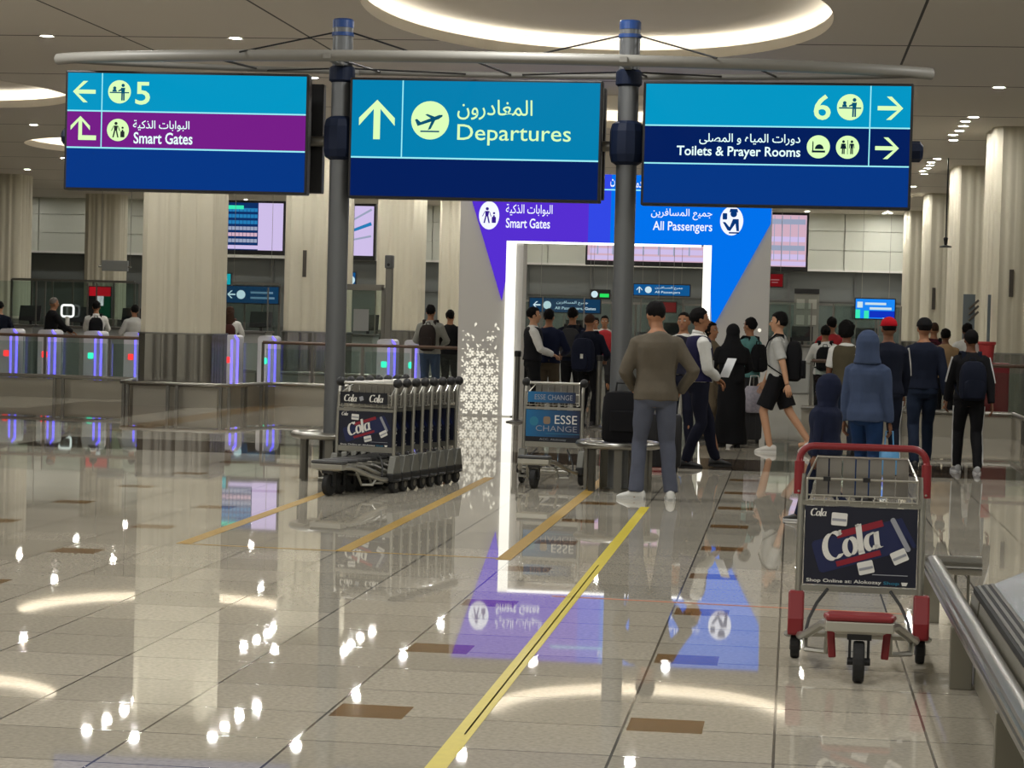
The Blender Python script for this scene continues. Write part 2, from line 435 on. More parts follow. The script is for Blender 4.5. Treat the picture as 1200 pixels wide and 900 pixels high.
# ------------------------------------------------------------------ fluted columns
def fluted_mat():
    return mat('cream_plaster', (208, 202, 182), rough=.6)
CREAM = fluted_mat()
CLAD = mat('ribbed_steel', (150, 147, 140), rough=.25, metal=.95)
SLOT = mat('dark_slot', (70, 64, 56), rough=.5)
def column(name, x0, x1, y0, ly, label, group, seed, slot=None, hclad=1.2):
    rr = random.Random(seed)
    cx, cy = (x0+x1)/2, y0+ly/2
    t = thing(name, label, 'column', (cx, cy, 0), 0, group)
    hx, hy = (x1-x0)/2, ly/2; r = .16
    per = []
    def side(ax, ay, bx, by, n):
        for k in range(n): per.append((ax+(bx-ax)*k/n, ay+(by-ay)*k/n))
    def cor(px, py, a0):
        for k in range(6):
            a = a0+PI/2*k/6; per.append((px+r*math.cos(a), py+r*math.sin(a)))
    nxs = int(hx*2/.02); nys = int(hy*2/.02)
    side(-hx+r, -hy, hx-r, -hy, nxs); cor(hx-r, -hy+r, -PI/2); side(hx, -hy+r, hx, hy-r, nys); cor(hx-r, hy-r, 0)
    side(hx-r, hy, -hx+r, hy, nxs); cor(-hx+r, hy-r, PI/2); side(-hx, hy-r, -hx, -hy+r, nys); cor(-hx+r, -hy+r, PI)
    # soft irregular flutes, real relief
    flu = []; s = 0; ph = [rr.uniform(0, 6.28) for _ in range(4)]
    L = 0
    for i, p in enumerate(per):
        q = per[i-1]; L += math.hypot(p[0]-q[0], p[1]-q[1]) if i else 0
        f = .5*abs(math.sin(L*PI/.27+ph[0]*.0))**.7+.3*math.sin(L*2*PI/.61+ph[1])+.22*math.sin(L*2*PI/.19+ph[2])
        flu.append(f*.05)
    def ring(z, amt, off=0.0):
        out = []
        for (x, y), f in zip(per, flu):
            d = math.hypot(x, y); out.append((x*(1+(off-f*amt)/d), y*(1+(off-f*amt)/d), z))
        return out
    MB().rings([ring(hclad, 1), ring(HCEIL+.02, 1)]).build('shaft', CREAM, t, smooth='auto')
    MB().rings([ring(0, .35, .02), ring(hclad, .35, .02)]).build('cladding', CLAD, t)
    MB().rings([ring(hclad-.01, 0, .028), ring(hclad+.015, 0, .028)]).build('cladding_trim', STEEL, t)
    if slot: MB().box((slot[0]-cx, -hy-.0, slot[1]), (slot[3], .05, slot[2])).build('slot', SLOT, t)
    return t
def colx(px0, px1, Y): return aty(px0, 400, Y).x, aty(px1, 400, Y).x
YC = [36.6, 46.4, 57.2, 67.0]
pxs = [(160.5, 246), (329, 399), (437, 489), (510, 539)]
labs = ['nearest broad fluted column with ribbed steel foot, left of the two hanging sign posts', 'fluted cream column standing behind the left sign post, dark slot in its face',
        'pale fluted column right of the left sign post, behind the grey camera mast', 'farthest visible fluted column, just left of the illuminated portal']
for i, (Y, p) in enumerate(zip(YC, pxs)):
    a, b = colx(*p, Y); s = None
    if i == 1: q = aty(357, 309, Y); s = (q.x, q.z, .56, .075)
    column('fluted_column', a, b, Y, b-a, labs[i], 'fluted columns left of the portal', i+1, s)
YR = [42.0, 52.2, 63.0, 72.6]
labs = ['largest fluted column at the right edge of the picture', 'fluted column second from the right edge, behind the hanging rod', 'third fluted column from the right edge', 'farthest fluted column of the right hand row']
pxr = [1161, 1116, 1084, 1061]
for i, (Y, p) in enumerate(zip(YR, pxr)):
    a = aty(p, 300, Y).x; s = None
    if i == 0: q = aty(1185, 332, Y); s = (q.x, q.z, .5, .075)
    if i == 2: q = aty(1076+18, 350, Y); s = (q.x, q.z, .6, .09)
    column('fluted_column', a, a+1.9, Y, 1.9, labs[i], 'fluted columns on the right', i+11, s)
for i, (Y, p) in enumerate(((62.5, (-30, 20)), (72.5, (95, 136)))):
    a, b = colx(*p, Y)
    column('fluted_column', a, b, Y, b-a, ['fluted column cut by the left edge of the picture', 'fluted column behind the red black and green display on the left'][i], 'fluted columns far left', i+21)

# ------------------------------------------------------------------ ceiling downlights
LENS = mat('downlight_lens', (255, 252, 245), emit=LAMP)
TRIMW = mat('downlight_trim', (225, 220, 210), rough=.4)
dl = thing('ceiling_downlight', 'small round downlight sunk in the long dark ceiling joints', 'ceiling light', (0, 0, 0), 0, 'downlights along the ceiling joints')
MB().rings([[(r*math.cos(2*PI*k/20), r*math.sin(2*PI*k/20), z) for k in range(20)] for r, z in ((.075, -.004), (.105, -.012), (.105, 0.0))], cap=False).build('trim_ring', TRIMW, dl)
MB().rings([[(r*math.cos(2*PI*k/20), r*math.sin(2*PI*k/20), z) for k in range(20)] for r, z in ((.076, -.002), (.076, -.006))]).build('lens', LENS, dl)
first = True
def lamp(x, y, label=None, group=None):
    global first
    if first: first = False; dl.location = (x, y, HCEIL); return
    dup(dl, (x, y, HCEIL), None, label, group)
def incove(x, y, m=.5): return any(((x-c[0])/(c[2]+m))**2+((y-c[1])/(c[3]+m))**2 < 1 for c in COVES)
incol = []
j = 0
while CEIL_Y0+4.98*j < 74:
    Y = CEIL_Y0+4.98*j
    for k in range(-8, 3):
        X = .33+2.68*k
        if incove(X, Y): continue
        if X > 3.4: continue
        if X < -.4*Y-1: continue      # outside the view
        lamp(X, Y)
    j += 1
for k in range(-10, 3): lamp(.33+2.68*k, 74.3, 'round downlight close to the far panelled wall', 'downlights washing the far wall')
lamp(-2.4, 28.7+.0) if not incove(-2.4, 28.7) else None
for Y, X0, kind in [(Y, sum(colx(*p, Y))/2, 'left') for Y, p in zip(YC, pxs)] + [(Y, aty(p, 300, Y).x+.2, 'right') for Y, p in zip(YR, pxr)]:
    nm = 'round downlight clustered in the ceiling around a fluted column'
    sides = (-1.0, 1.0) if kind == 'left' else (-.75,)
    for sx in sides:
        for dy in (-1.5, -.55, .45, 1.4): lamp(X0+sx*(1+.12*((dy*7) % 1)), Y+.6+dy, nm, 'downlights around the columns')
# lamps of the part of the hall behind and above the photographer (out of the picture)
for X in (-18.5, -13, -7.5, -2.5, 3):
    for Y in (-4, 2, 8, 14, 20, 25):
        L = bpy.data.lights.new('hall_lamp', 'AREA'); L.shape = 'DISK'; L.size = .5; L.energy = HALL; L.color = (1, .99, .95)
        o = bpy.data.objects.new('hall_lamp', L); COL.objects.link(o); o.location = (X, Y, HCEIL-.02)

# ------------------------------------------------------------------ hanging wayfinding signs
TEAL = mat('screen_teal', (2, 150, 196), emit=1.0); TEAL2 = mat('screen_deep_teal', (0, 128, 176), emit=1.0); PURP = mat('screen_purple', (120, 30, 138), emit=.95)
NAVY = mat('screen_navy', (2, 30, 92), emit=1.0); NAVY2 = mat('screen_blue', (4, 54, 132), emit=1.0)
LIME = mat('screen_pale_lime', (208, 246, 176), emit=1.15); TXT = mat('screen_white_text', (224, 252, 246), emit=1.15); INK = mat('screen_ink', (8, 88, 120), emit=.9)
LINEW = mat('screen_line', (150, 232, 240), emit=1.1)
PY = 21.4
PXL, PXR_ = -4.387, -1.62
def person_glyph(cx, z0, h, lean=0.0, stride=0.0, arms=True):
    """flat pictogram of a person: list of polygons"""
    P = [circ(cx+lean*h*.5, z0+h*.9, h*.1, 14)]
    s = h
    P.append([(cx-.13*s+lean*s*.4, z0+.76*s), (cx+.13*s+lean*s*.4, z0+.76*s), (cx+.09*s, z0+.42*s), (cx-.09*s, z0+.42*s)])
    for k in (-1, 1):
        fx = cx+k*(.06*s+stride*s)
        P.append([(cx+k*.01*s, z0+.45*s), (cx+k*.1*s, z0+.45*s), (fx+.045*s, z0), (fx-.045*s, z0)])
        if arms: P.append([(cx+k*.12*s+lean*s*.4, z0+.76*s), (cx+k*.17*s+lean*s*.4, z0+.72*s), (cx+k*(.2+stride)*s, z0+.42*s), (cx+k*(.15+stride)*s, z0+.42*s)])
    return P
def gly(name, polys, m, parent, y, th=.004):
    mb = MB()
    for p in polys: mb.prism(p, y-th, y)
    return mb.build(name, m, parent)
def arrow_poly(cx, cz, s, ang):
    h = s/2; w_ = s*.17
    pts = [(h, 0), (h-s*.46, s*.46), (h-s*.46-w_*1.15, s*.46), (h-s*.46+s*.24-w_*.05, w_*.5), (-h, w_*.5), (-h, -w_*.5), (h-s*.46+s*.24-w_*.05, -w_*.5), (h-s*.46-w_*1.15, -s*.46), (h-s*.46, -s*.46)]
    c, q = math.cos(ang), math.sin(ang)
    return [(cx+x*c-z*q, cz+x*q+z*c) for x, z in pts]
def icon_counter(cx, cz, r, flip=1):
    f = flip; P = [[(cx-.85*r, cz-.12*r), (cx+.85*r, cz-.12*r), (cx+.85*r, cz-.02*r), (cx-.85*r, cz-.02*r)]]
    P.append(circ(cx-f*.42*r, cz+.32*r, .14*r, 12)); P.append([(cx-f*.62*r, cz), (cx-f*.22*r, cz), (cx-f*.28*r, cz+.2*r), (cx-f*.58*r, cz+.2*r)])
    P += person_glyph(cx+f*.32*r, cz-.75*r, 1.45*r, arms=False)
    P.append([(cx+f*.2*r, cz+.28*r), (cx-f*.1*r, cz+.12*r), (cx-f*.1*r, cz+.02*r), (cx+f*.25*r, cz+.12*r)])
    return P
def icon_walk(cx, cz, r):
    P = person_glyph(cx-.2*r, cz-.68*r, 1.4*r, lean=.04, stride=.1)
    P += [rrect(cx+.25*r, cz-.66*r, cx+.62*r, cz-.12*r, .05*r, 2), [(cx+.36*r, cz-.12*r), (cx+.51*r, cz-.12*r), (cx+.51*r, cz+.02*r), (cx+.36*r, cz+.02*r)], circ(cx+.44*r, cz+.2*r, .1*r, 12)]
    return P
def icon_plane(cx, cz, r):
    def T(x, z, a=.36): return (cx+r*(x*math.cos(a)-z*math.sin(a)), cz+r*(x*math.sin(a)+z*math.cos(a)))
    P = [[T(*p) for p in ((-.72, -.06), (.45, -.1), (.68, -.04), (.72, .04), (.55, .1), (-.5, .08), (-.62, .3), (-.74, .3))],
         [T(*p) for p in ((.12, 0), (-.28, -.44), (-.12, -.44), (.36, 0))], [T(*p) for p in ((.1, .05), (-.14, .36), (-.02, .36), (.34, .06))]]
    P.append([(cx-.5*r, cz-.62*r), (cx+.5*r, cz-.62*r), (cx+.5*r, cz-.54*r), (cx-.5*r, cz-.54*r)])
    return P
def icon_mosque(cx, cz, r):
    dome = [(cx+.08*r+.38*r*math.cos(PI*k/14), cz-.2*r+.42*r*math.sin(PI*k/14)) for k in range(15)]
    return [dome, [(cx-.55*r, cz-.5*r), (cx+.6*r, cz-.5*r), (cx+.6*r, cz-.32*r), (cx-.55*r, cz-.32*r)], [(cx-.52*r, cz-.4*r), (cx-.42*r, cz-.4*r), (cx-.42*r, cz+.4*r), (cx-.47*r, cz+.52*r), (cx-.52*r, cz+.4*r)]]
def icon_wc(cx, cz, r):
    P = person_glyph(cx-.36*r, cz-.6*r, 1.2*r); P += person_glyph(cx+.36*r, cz-.6*r, 1.2*r)
    P.append([(cx-.64*r, cz-.14*r), (cx-.08*r, cz-.14*r), (cx-.26*r, cz+.25*r), (cx-.46*r, cz+.25*r)])
    P.append([(cx-.02*r, cz-.62*r), (cx+.03*r, cz-.62*r), (cx+.03*r, cz+.62*r), (cx-.02*r, cz+.62*r)])
    return P
class Sign:
    """a sign built in pixels of its own face (x right, y down) at scale k"""
    def __init__(s, name, label, px, W, H, Y, rz=0.0):
        s.k = depth(aty(px[0], px[1], Y))/FPX
        p = aty(px[0], px[1], Y); s.W, s.H = W*s.k, H*s.k
        s.t = thing(name, label, 'sign', p, rz); s.y = 0.0
        MB().box((s.W/2, .085, -s.H/2), (s.W+.05, .17, s.H+.05)).build('housing', BLACK, s.t, bevel=.012)
        MB().box((s.W/2, .19, -s.H/2), (s.W*.7, .06, s.H*.6)).build('rear_cover', BLACK, s.t, bevel=.01)
        MB().box((s.W/2, .27, -s.H/2), (.3, .12, .16)).build('bracket', STEEL_D, s.t)
    def P(s, x, y): return (x*s.k, -y*s.k)
    def rect(s, name, x0, y0, x1, y1, m, lift=.004):
        a, b = s.P(x0, y0), s.P(x1, y1)
        return MB().prism([(a[0], b[1]), (b[0], b[1]), (b[0], a[1]), (a[0], a[1])], -lift, .002).build(name, m, s.t)
    def arrow(s, x, y, size, ang, m):
        c = s.P(x, y); return gly('arrow', [arrow_poly(c[0], c[1], size*s.k, ang)], m, s.t, -.006)
    def icon(s, x, y, r, fn, m, ink, **kw):
        c = s.P(x, y); d = gly('icon_disc', [circ(c[0], c[1], r*s.k, 36)], m, s.t, -.005)
        gly('pictogram', fn(c[0], c[1], r*s.k, **kw), ink, d, -.0095); return d
    def text(s, body, x0, ybase, x1, ytop, m, bold=.0, align='L'):
        a = s.P(x0, ybase); return text('lettering', body, m, s.t, a[0], a[1], -.008, (x1-x0)*s.k, (ybase-ytop)*s.k, bold)
SY = PY-.16
S1 = Sign('hanging_sign', 'left hanging sign lit teal, purple and blue, showing 5 and Smart Gates', (80, 85), 283, 134, SY, math.radians(2))
S1.rect('display_band', 0, 0, 283, 44, TEAL); S1.rect('display_band', 0, 44, 283, 87, PURP); S1.rect('display_band', 0, 87, 283, 134, NAVY2)
S1.rect('divider', 0, 43.4, 283, 45, LINEW, .006); S1.rect('divider', 0, 86.3, 283, 88, LINEW, .006); S1.rect('divider', 40.6, 0, 41.8, 87, LINEW, .006)
S1.arrow(20, 22, 27, PI, LIME)
c = S1.P(21, 66); k = S1.k
S1.arrow(16, 63, 25, PI/2, LIME); S1.rect('arrow_tail', 13.8, 73, 35, 78.4, LIME, .011)
S1.icon(62, 21.5, 13.5, icon_counter, LIME, INK); S1.icon(61, 66, 13, icon_walk, LIME, mat('screen_ink_purple', (52, 60, 60), emit=.6))
S1.text('5', 81, 36, 98.5, 9.5, LIME, .012)
S1.text(arabic('البوابات الذكية'), 79, 66.5, 146, 54, TXT, .006); S1.text('Smart Gates', 80, 81.5, 150, 68, TXT, .014)
S2 = Sign('hanging_sign', 'middle hanging sign in teal over dark blue, reading Departures', (413.5, 93.5), 291, 135, SY)
S2.rect('display_band', 0, 0, 291, 90, TEAL2); S2.rect('display_band', 0, 90, 291, 135, NAVY)
S2.rect('divider', 0, 89.2, 291, 91, LINEW, .006); S2.rect('divider', 59.3, 0, 60.7, 90, LINEW, .006)
S2.arrow(30, 46, 46, PI/2, LIME); S2.icon(93, 46, 22.3, icon_plane, LIME, INK)
S2.text(arabic('المغادرون'), 125, 44.5, 213, 21, LIME, .004); S2.text('Departures', 125.5, 74, 258.5, 50, LIME, .002)
S3 = Sign('hanging_sign', 'right hanging sign in teal and navy, showing 6 and Toilets & Prayer Rooms', (757.5, 98), 306, 139, SY, math.radians(-2))
S3.rect('display_band', 0, 0, 306, 48.5, TEAL); S3.rect('display_band', 0, 48.5, 306, 92.5, NAVY); S3.rect('display_band', 0, 92.5, 306, 139, NAVY2)
S3.rect('divider', 0, 47.6, 306, 49.2, LINEW, .006); S3.rect('divider', 0, 91.8, 306, 93.4, LINEW, .006); S3.rect('divider', 259.5, 0, 260.8, 92.5, LINEW, .006)
S3.arrow(283, 25.5, 29, 0, LIME); S3.arrow(280.5, 71.5, 27, 0, LIME)
S3.icon(237, 24.8, 15, icon_counter, LIME, INK); S3.icon(235.5, 71, 13.3, icon_wc, LIME, mat('screen_ink_navy', (20, 44, 60), emit=.6)); S3.icon(202, 71, 13.3, icon_mosque, LIME, MATS['screen_ink_navy'])
S3.text('6', 195.5, 40, 215, 10.5, LIME, .012)
S3.text(arabic('دورات المياه و المصلى'), 64, 70, 181, 57, TXT, .006); S3.text('Toilets & Prayer Rooms', 38, 86.5, 181.5, 72, TXT, .014)
# the signs facing the other way, seen past the right edges of the front ones
for (px, py, wpx, hpx, lab) in ((290, 98, 93, 127, 'dark back of the sign facing away, behind the left hanging sign'), (640, 103, 71.5, 130, 'dark back of the sign facing away, behind the middle hanging sign')):
    Y = PY+.37; p = aty(px, py, Y); k = depth(p)/FPX
    t = thing('hanging_sign', lab, 'sign', p)
    MB().box((wpx*k/2, 0, -hpx*k/2), (wpx*k, .12, hpx*k)).build('housing', BLACK, t, bevel=.01)
    MB().box((wpx*k/2, -.075, -hpx*k/2), (wpx*k*.7, .05, hpx*k*.5)).build('rear_cover', mat('dark_grey_plastic', (40, 42, 46), rough=.5), t, bevel=.01)
# posts
def sign_post(x, label, ztop):
    t = thing('sign_post', label, 'post', (x, PY, 0))
    MB().lathe([(.098, 0.0), (.098, ztop)], 28).build('pole', POLE, t, smooth='auto')
    MB().lathe([(.14, 0.0), (.14, .02), (.1, .03)], 28).build('base_collar', STEEL, t)
    MB().lathe([(.103, ztop-.04), (.103, ztop+.03), (.09, ztop+.045)], 28).build('cap', BLUEB, t)
    MB().lathe([(.108, ztop-.12), (.108, ztop-.085)], 28).build('cable_collar', BLUEB, t)
    zb = aty(399, 80, PY).z
    MB().lathe([(.10, zb-.14), (.125, zb-.12), (.125, zb+.0), (.10, zb+.02)], 28).build('beam_collar', NAVYP, t)
    zc = aty(731, 168, PY).z; zt = .21
    prof = [(.10, zc-zt), (.148, zc-zt+.03), (.165, zc-zt+.1), (.165, zc+zt-.1), (.148, zc+zt-.03), (.10, zc+zt)]
    MB().lathe(prof, 12).build('knuckle', NAVYP, t)
    return t
zt = aty(737, 30, PY).z
sign_post(PXL, 'tall grey sign post left of the Departures sign, with blue collars', aty(400, 28, PY).z)
sign_post(PXR_, 'tall grey sign post right of the Departures sign, with blue collars', zt)
# horizontal tube behind the signs, with end knuckles
zc = aty(731, 170, PY).z
tt = thing('sign_carrier_tube', 'dark horizontal tube carrying the hanging signs behind their faces', 'tube', ((PXL+PXR_)/2, PY+.2, zc))
xa = aty(74, 153, PY).x-(PXL+PXR_)/2; xb = aty(1074, 176, PY).x-(PXL+PXR_)/2
MB().cyl((xa, 0, 0), (xb, 0, 0), .05).build('tube', STEEL_D, tt, smooth='auto')
for x_ in (xa, xb):
    MB().rings([[(x_+dx, r*math.cos(2*PI*k/8), r*math.sin(2*PI*k/8)) for k in range(8)] for dx, r in ((-.07, .06), (-.04, .1), (.04, .1), (.07, .06))]).build('end_knuckle', NAVYP, tt)
# lens shaped beam
pl = aty(70, 70, PY+.05); pr = aty(1092, 86, PY-.05)
bm_t = thing('sign_beam', 'long grey lens shaped beam above the three hanging signs', 'beam', ((pl.x+pr.x)/2, PY, (pl.z+pr.z)/2))
hl = (pr.x-pl.x)/2; dep = .74; tilt = (pr.z-pl.z)/2
def arc_rail(sgn, r, n=48):
    pts = []
    for k in range(n+1):
        u = -1+2*k/n; pts.append((u*hl, sgn*dep*(1-u*u)**.75, u*tilt))
    return pts
def rail(sgn, hw, hh):
    pts = arc_rail(sgn, 0); rr = []
    for k, p in enumerate(pts):
        a = Vector(pts[max(k-1, 0)]); b = Vector(pts[min(k+1, len(pts)-1)]); d = (b-a).normalized(); nrm = Vector((-d.y, d.x, 0)).normalized()
        c = Vector(p); rr.append([c+nrm*hw*math.cos(2*PI*q/12)+Vector((0, 0, hh*math.sin(2*PI*q/12))) for q in range(12)])
    return MB().rings(rr)
rail(-1, .05, .055).build('front_rail', BEAM, bm_t, smooth='auto'); rail(1, .035, .03).build('back_rail', BEAM, bm_t, smooth='auto')
for u in (-.62, -.33, -.02, .3, .6):
    y_ = dep*(1-u*u)**.75; MB().cyl((u*hl, -y_, u*tilt), ((u+.06)*hl, y_, u*tilt), .012, 8).build('cross_rod', BLACK, bm_t)
for x_ in (PXL, PXR_):
    bx = x_-bm_t.location.x; zt_ = zt-.1-bm_t.location.z
    for dx in (-.85, .85): MB().cyl((bx+math.copysign(.1, dx), 0, zt_), (bx+dx, -dep*.9, .03), .009, 6).build('stay_cable', BLACK, bm_t)
    for dx in (-1.1, 1.1): MB().cyl((bx, .05, -.03), (bx+dx, dep*.93, 0), .009, 6).build('stay_cable', BLACK, bm_t)
    MB().box((bx, 0, 0), (.07, dep*2, .05)).build('cross_bracket', BEAM, bm_t)
# ring benches round the posts
def ring_bench(x, y, label):
    t = thing('ring_bench', label, 'bench', (x, y, 0))
    R = .37
    MB().rings([[((R+q*math.cos(a))*math.cos(2*PI*k/40), (R+q*math.cos(a))*math.sin(2*PI*k/40), .44+.035*math.sin(a)) for a in [2*PI*m/12 for m in range(12)]] for q in (.042,) for k in range(40)], cap=False, close=True).build('seat_ring', STEEL, t, smooth=True)
    MB().rings([[(r*math.cos(2*PI*k/40), r*math.sin(2*PI*k/40), z) for k in range(40)] for r, z in ((.34, .43), (.12, .43), (.12, .45), (.34, .45))], cap=False, close=True).build('seat_plate', STEEL_D, t)
    for k in range(7):
        a = 2*PI*k/7+.3; rot = Matrix.Rotation(a, 3, 'Z')
        MB().box(rot @ Vector((.31, 0, .21)), (.03, .075, .42), rot).build('leg', STEEL_D, t)
    return t
ring_bench(PXL, PY, 'steel ring bench round the foot of the left sign post, behind the trolley row')
ring_bench(PXR_, PY, 'steel ring bench round the foot of the right sign post, beside the man in grey')

# ------------------------------------------------------------------ illuminated portal
GY = 36.5
pt = thing('portal', 'white illuminated portal with purple Smart Gates and blue All Passengers panels', 'portal', aty(716, 490, GY).xy.to_3d())
ox = pt.location.x
def gp(px, py, off=0.0):
    q = aty(px, py, GY+off); return (q.x-ox, q.z)
def hx(px, py): return gp(px, py)[0]
PANELW = mat('portal_white', (206, 204, 200), rough=.45)
zt = gp(735, 205)[1]; zo = gp(716, 285)[1]
xl0, xl1 = hx(537, 400), hx(600, 400); xr1, xr0 = hx(826, 400), hx(899, 400)
# flared outer sides as in the photograph
tl, tr = hx(541, 240), hx(904, 240)
MB().prism([(xl0, 0), (xl1, 0), (xl1, zo), (xl1, zt), (tl-.02, zt)], 0, .55).build('pylon', PANELW, pt)
MB().prism([(xr1, 0), (xr0, 0), (tr+.02, zt), (xr1, zt)], 0, .55).build('pylon', PANELW, pt)
MB().prism([(xl1, zo), (xr1, zo), (xr1, zt), (xl1, zt)], 0, .55).build('lintel', PANELW, pt)
PVIO = mat('portal_violet', (88, 48, 214), emit=.95); PBLU = mat('portal_blue', (0, 116, 240), emit=.95); PIND = mat('portal_indigo', (52, 74, 234), emit=.95)
xm = hx(716, 250); xm0 = hx(690, 250)
cut = gp(588, 352)
MB().prism([(tl+.02, zt), (cut[0], cut[1]), (xl1-.02, zo), (xm0, zo), (xm0, zt)], -.03, .001).build('violet_panel', PVIO, pt)
MB().prism([(xm0, zo), (xm, zo), (xm, zt), (xm0, zt)], -.03, .001).build('indigo_panel', PIND, pt)
cut = gp(834, 386)
MB().prism([(xm, zo), (xr1+.02, zo), (cut[0], cut[1]), (tr-.0, gp(903, 262)[1]), (tr+.015, zt), (xm, zt)], -.03, .001).build('blue_panel', PBLU, pt)
zl = gp(735, 223)[1]
MB().prism([(hx(660, 222), zl-.008), (hx(800, 222), zl-.008), (hx(800, 222), zl+.012), (hx(660, 222), zl+.012)], -.036, -.03).build('divider', LINEW, pt)
PW = mat('portal_text', (236, 240, 255), emit=1.1)
def ptxt(body, x0, yb, x1, yt, bold=.02):
    a = gp(x0, yb); b = gp(x1, yt); text('lettering', body, PW, pt, a[0], a[1], -.034, b[0]-a[0], abs(b[1]-gp(x1, yb)[1]), bold)
ptxt(arabic('البوابات الذكية'), 593, 253, 648, 239, .006); ptxt('Smart Gates', 593, 267, 645, 255.5, .014)
ptxt(arabic('جميع المسافرين'), 763, 257, 835, 244, .006); ptxt('All Passengers', 765, 273, 835, 259, .01)
ptxt(arabic('خدمة'), 742, 220, 757, 209, .015); ptxt(arabic('ت'), 715.5, 219, 721, 210, .015)
def picon(px, py, rx, rz, polys_fn, ink):
    c = gp(px, py); k = depth(aty(px, py, GY))/FPX
    d = gly('icon_disc', [circ(c[0], c[1], rx*k, 36, rz*k)], PW, pt, -.031)
    gly('pictogram', polys_fn(c[0], c[1], rx*k*1.1), ink, d, -.036)
picon(573.5, 252.5, 12, 16.5, icon_walk, mat('portal_ink_violet', (70, 40, 170), emit=.6))
def icon_officer(cx, cz, r):
    P = [circ(cx+.15*r, cz+.55*r, .26*r, 16), [(cx-.2*r, cz+.68*r), (cx+.5*r, cz+.68*r), (cx+.42*r, cz+.95*r), (cx-.12*r, cz+.95*r)], rrect(cx-.72*r, cz+.1*r, cx-.36*r, cz+.6*r, .06*r, 2),
         [(cx-.7*r, cz-.1*r), (cx-.5*r, cz-.1*r), (cx-.15*r, cz-.5*r), (cx+.1*r, cz+.15*r), (cx+.55*r, cz+.15*r), (cx+.6*r, cz-.8*r), (cx+.4*r, cz-.8*r), (cx+.3*r, cz-.2*r), (cx-.1*r, cz-.8*r), (cx-.3*r, cz-.75*r)],
         [(cx-.2*r, cz-1.0*r), (cx+.6*r, cz-1.0*r), (cx+.6*r, cz-.88*r), (cx-.2*r, cz-.88*r)]]
    return P
picon(857.5, 259, 13.5, 17, icon_officer, mat('portal_ink_blue', (10, 70, 150), emit=.6))
STRIPW = mat('portal_light_strip', (255, 252, 240), emit=1.5)
for (x0, x1) in ((591.5, 603), (822, 831.5)):
    a, b = hx(x0, 380), hx(x1, 380); zz = zo-.0
    MB().prism([(a, 0.02), (b, 0.02), (b, zz), (a, zz)], -.035, .0).build('light_strip', STRIPW, pt)
MB().prism([(hx(603, 285), zo-.035), (hx(822, 285), zo-.035), (hx(822, 285), zo), (hx(603, 285), zo)], -.01, .0).build('lintel_light', LITW, pt)
MB().prism([(hx(603, 380), .0), (hx(611, 380), .0), (hx(611, 380), zo-.04), (hx(603, 380), zo-.04)], .02, .55).build('jamb', PANELW, pt)
# pierced star pattern at the foot of the left pylon, lit from behind
PERF = mat('lit_perforation', (255, 248, 228), emit=.95)
def perforation():
    mb = MB(); rr = random.Random(3); k = depth(aty(560, 430, GY))/FPX
    x0, x1 = hx(538, 430)+.03, hx(586, 430); z1 = gp(560, 366)[1]
    s = .165; row = 0; z = .02
    def kite(cx, cz, a, L, W):
        c, q = math.cos(a), math.sin(a)
        pts = [(0, 0.02), (L*.62, W), (L, 0), (L*.62, -W)]
        return [(cx+x*c-y*q, cz+x*q+y*c) for x, y in pts]
    while z < z1:
        x = x0-.1+(s/2 if row % 2 else 0)
        while x < x1+.1:
            frac = z/z1; pk = 1.0 if frac < .42 else max(.0, 1-(frac-.42)/.5)
            for q in range(6):
                if rr.random() > pk**1.6+.03: continue
                p = kite(x, z, q*PI/3+PI/6, s*.48, s*.125)
                if all(x0-.005 < u < x1 and .015 < v for u, v in p): mb.prism(p, -.004, .001)
            for q in range(6):
                if rr.random() > pk**1.6: continue
                p = kite(x+s*.40*math.cos(q*PI/3), z+s*.40*math.sin(q*PI/3), q*PI/3, s*.2, s*.07)
                if all(x0-.005 < u < x1 and .015 < v for u, v in p): mb.prism(p, -.004, .001)
            x += s
        z += s*.866; row += 1
    return mb.build('perforation', PERF, pt)
pf = perforation(); pf['kind'] = 'stuff'
q = gp(890, 387); gly('perforation', [circ(q[0], q[1], .03, 10)], PERF, pt, 0)
# ------------------------------------------------------------------ low guard rails and glass balustrades
def offset_path(path, d):
    out = []
    for i, p in enumerate(path):
        a = Vector(path[max(i-1, 0)]); b = Vector(path[min(i+1, len(path)-1)]); t = (b-a).normalized(); n = Vector((-t.y, t.x)); out.append((p[0]+n.x*d, p[1]+n.y*d))
    return out
def low_barrier(label, path, step=2.3, pairs=.16):
    o = Vector(path[0]); t = thing('guard_rail', label, 'rail', (o.x, o.y, 0)); P = [(p[0]-o.x, p[1]-o.y) for p in path]
    MB().tube([(x, y, .375) for x, y in P], .035, 10).build('top_rail', STEEL, t, smooth='auto')
    q = offset_path(P, .13); mb = MB()
    for (ax, ay), (bx, by) in zip(q, q[1:]):
        mb.quad([(ax, ay, 0), (bx, by, 0), (bx, by, .33), (ax, ay, .33)]).quad([(ax, ay+.02, 0), (bx, by+.02, 0), (bx, by+.02, .33), (ax, ay+.02, .33)])
    mb.build('panel', mat('satin_panel', (168, 163, 150), rough=.4, metal=.55), t)
    for (ax, ay), (bx, by) in zip(P, P[1:]):
        L = math.hypot(bx-ax, by-ay); n = max(1, int(L/step))
        for k in range(n):
            u = (k+.5)/n; tx, ty = (bx-ax)/L, (by-ay)/L
            m = MB()
            for s in (-pairs/2, pairs/2): m.box((ax+(bx-ax)*u+tx*s, ay+(by-ay)*u+ty*s, .18), (.05, .05, .36))
            m.build('leg', STEEL_D, t)
    return t
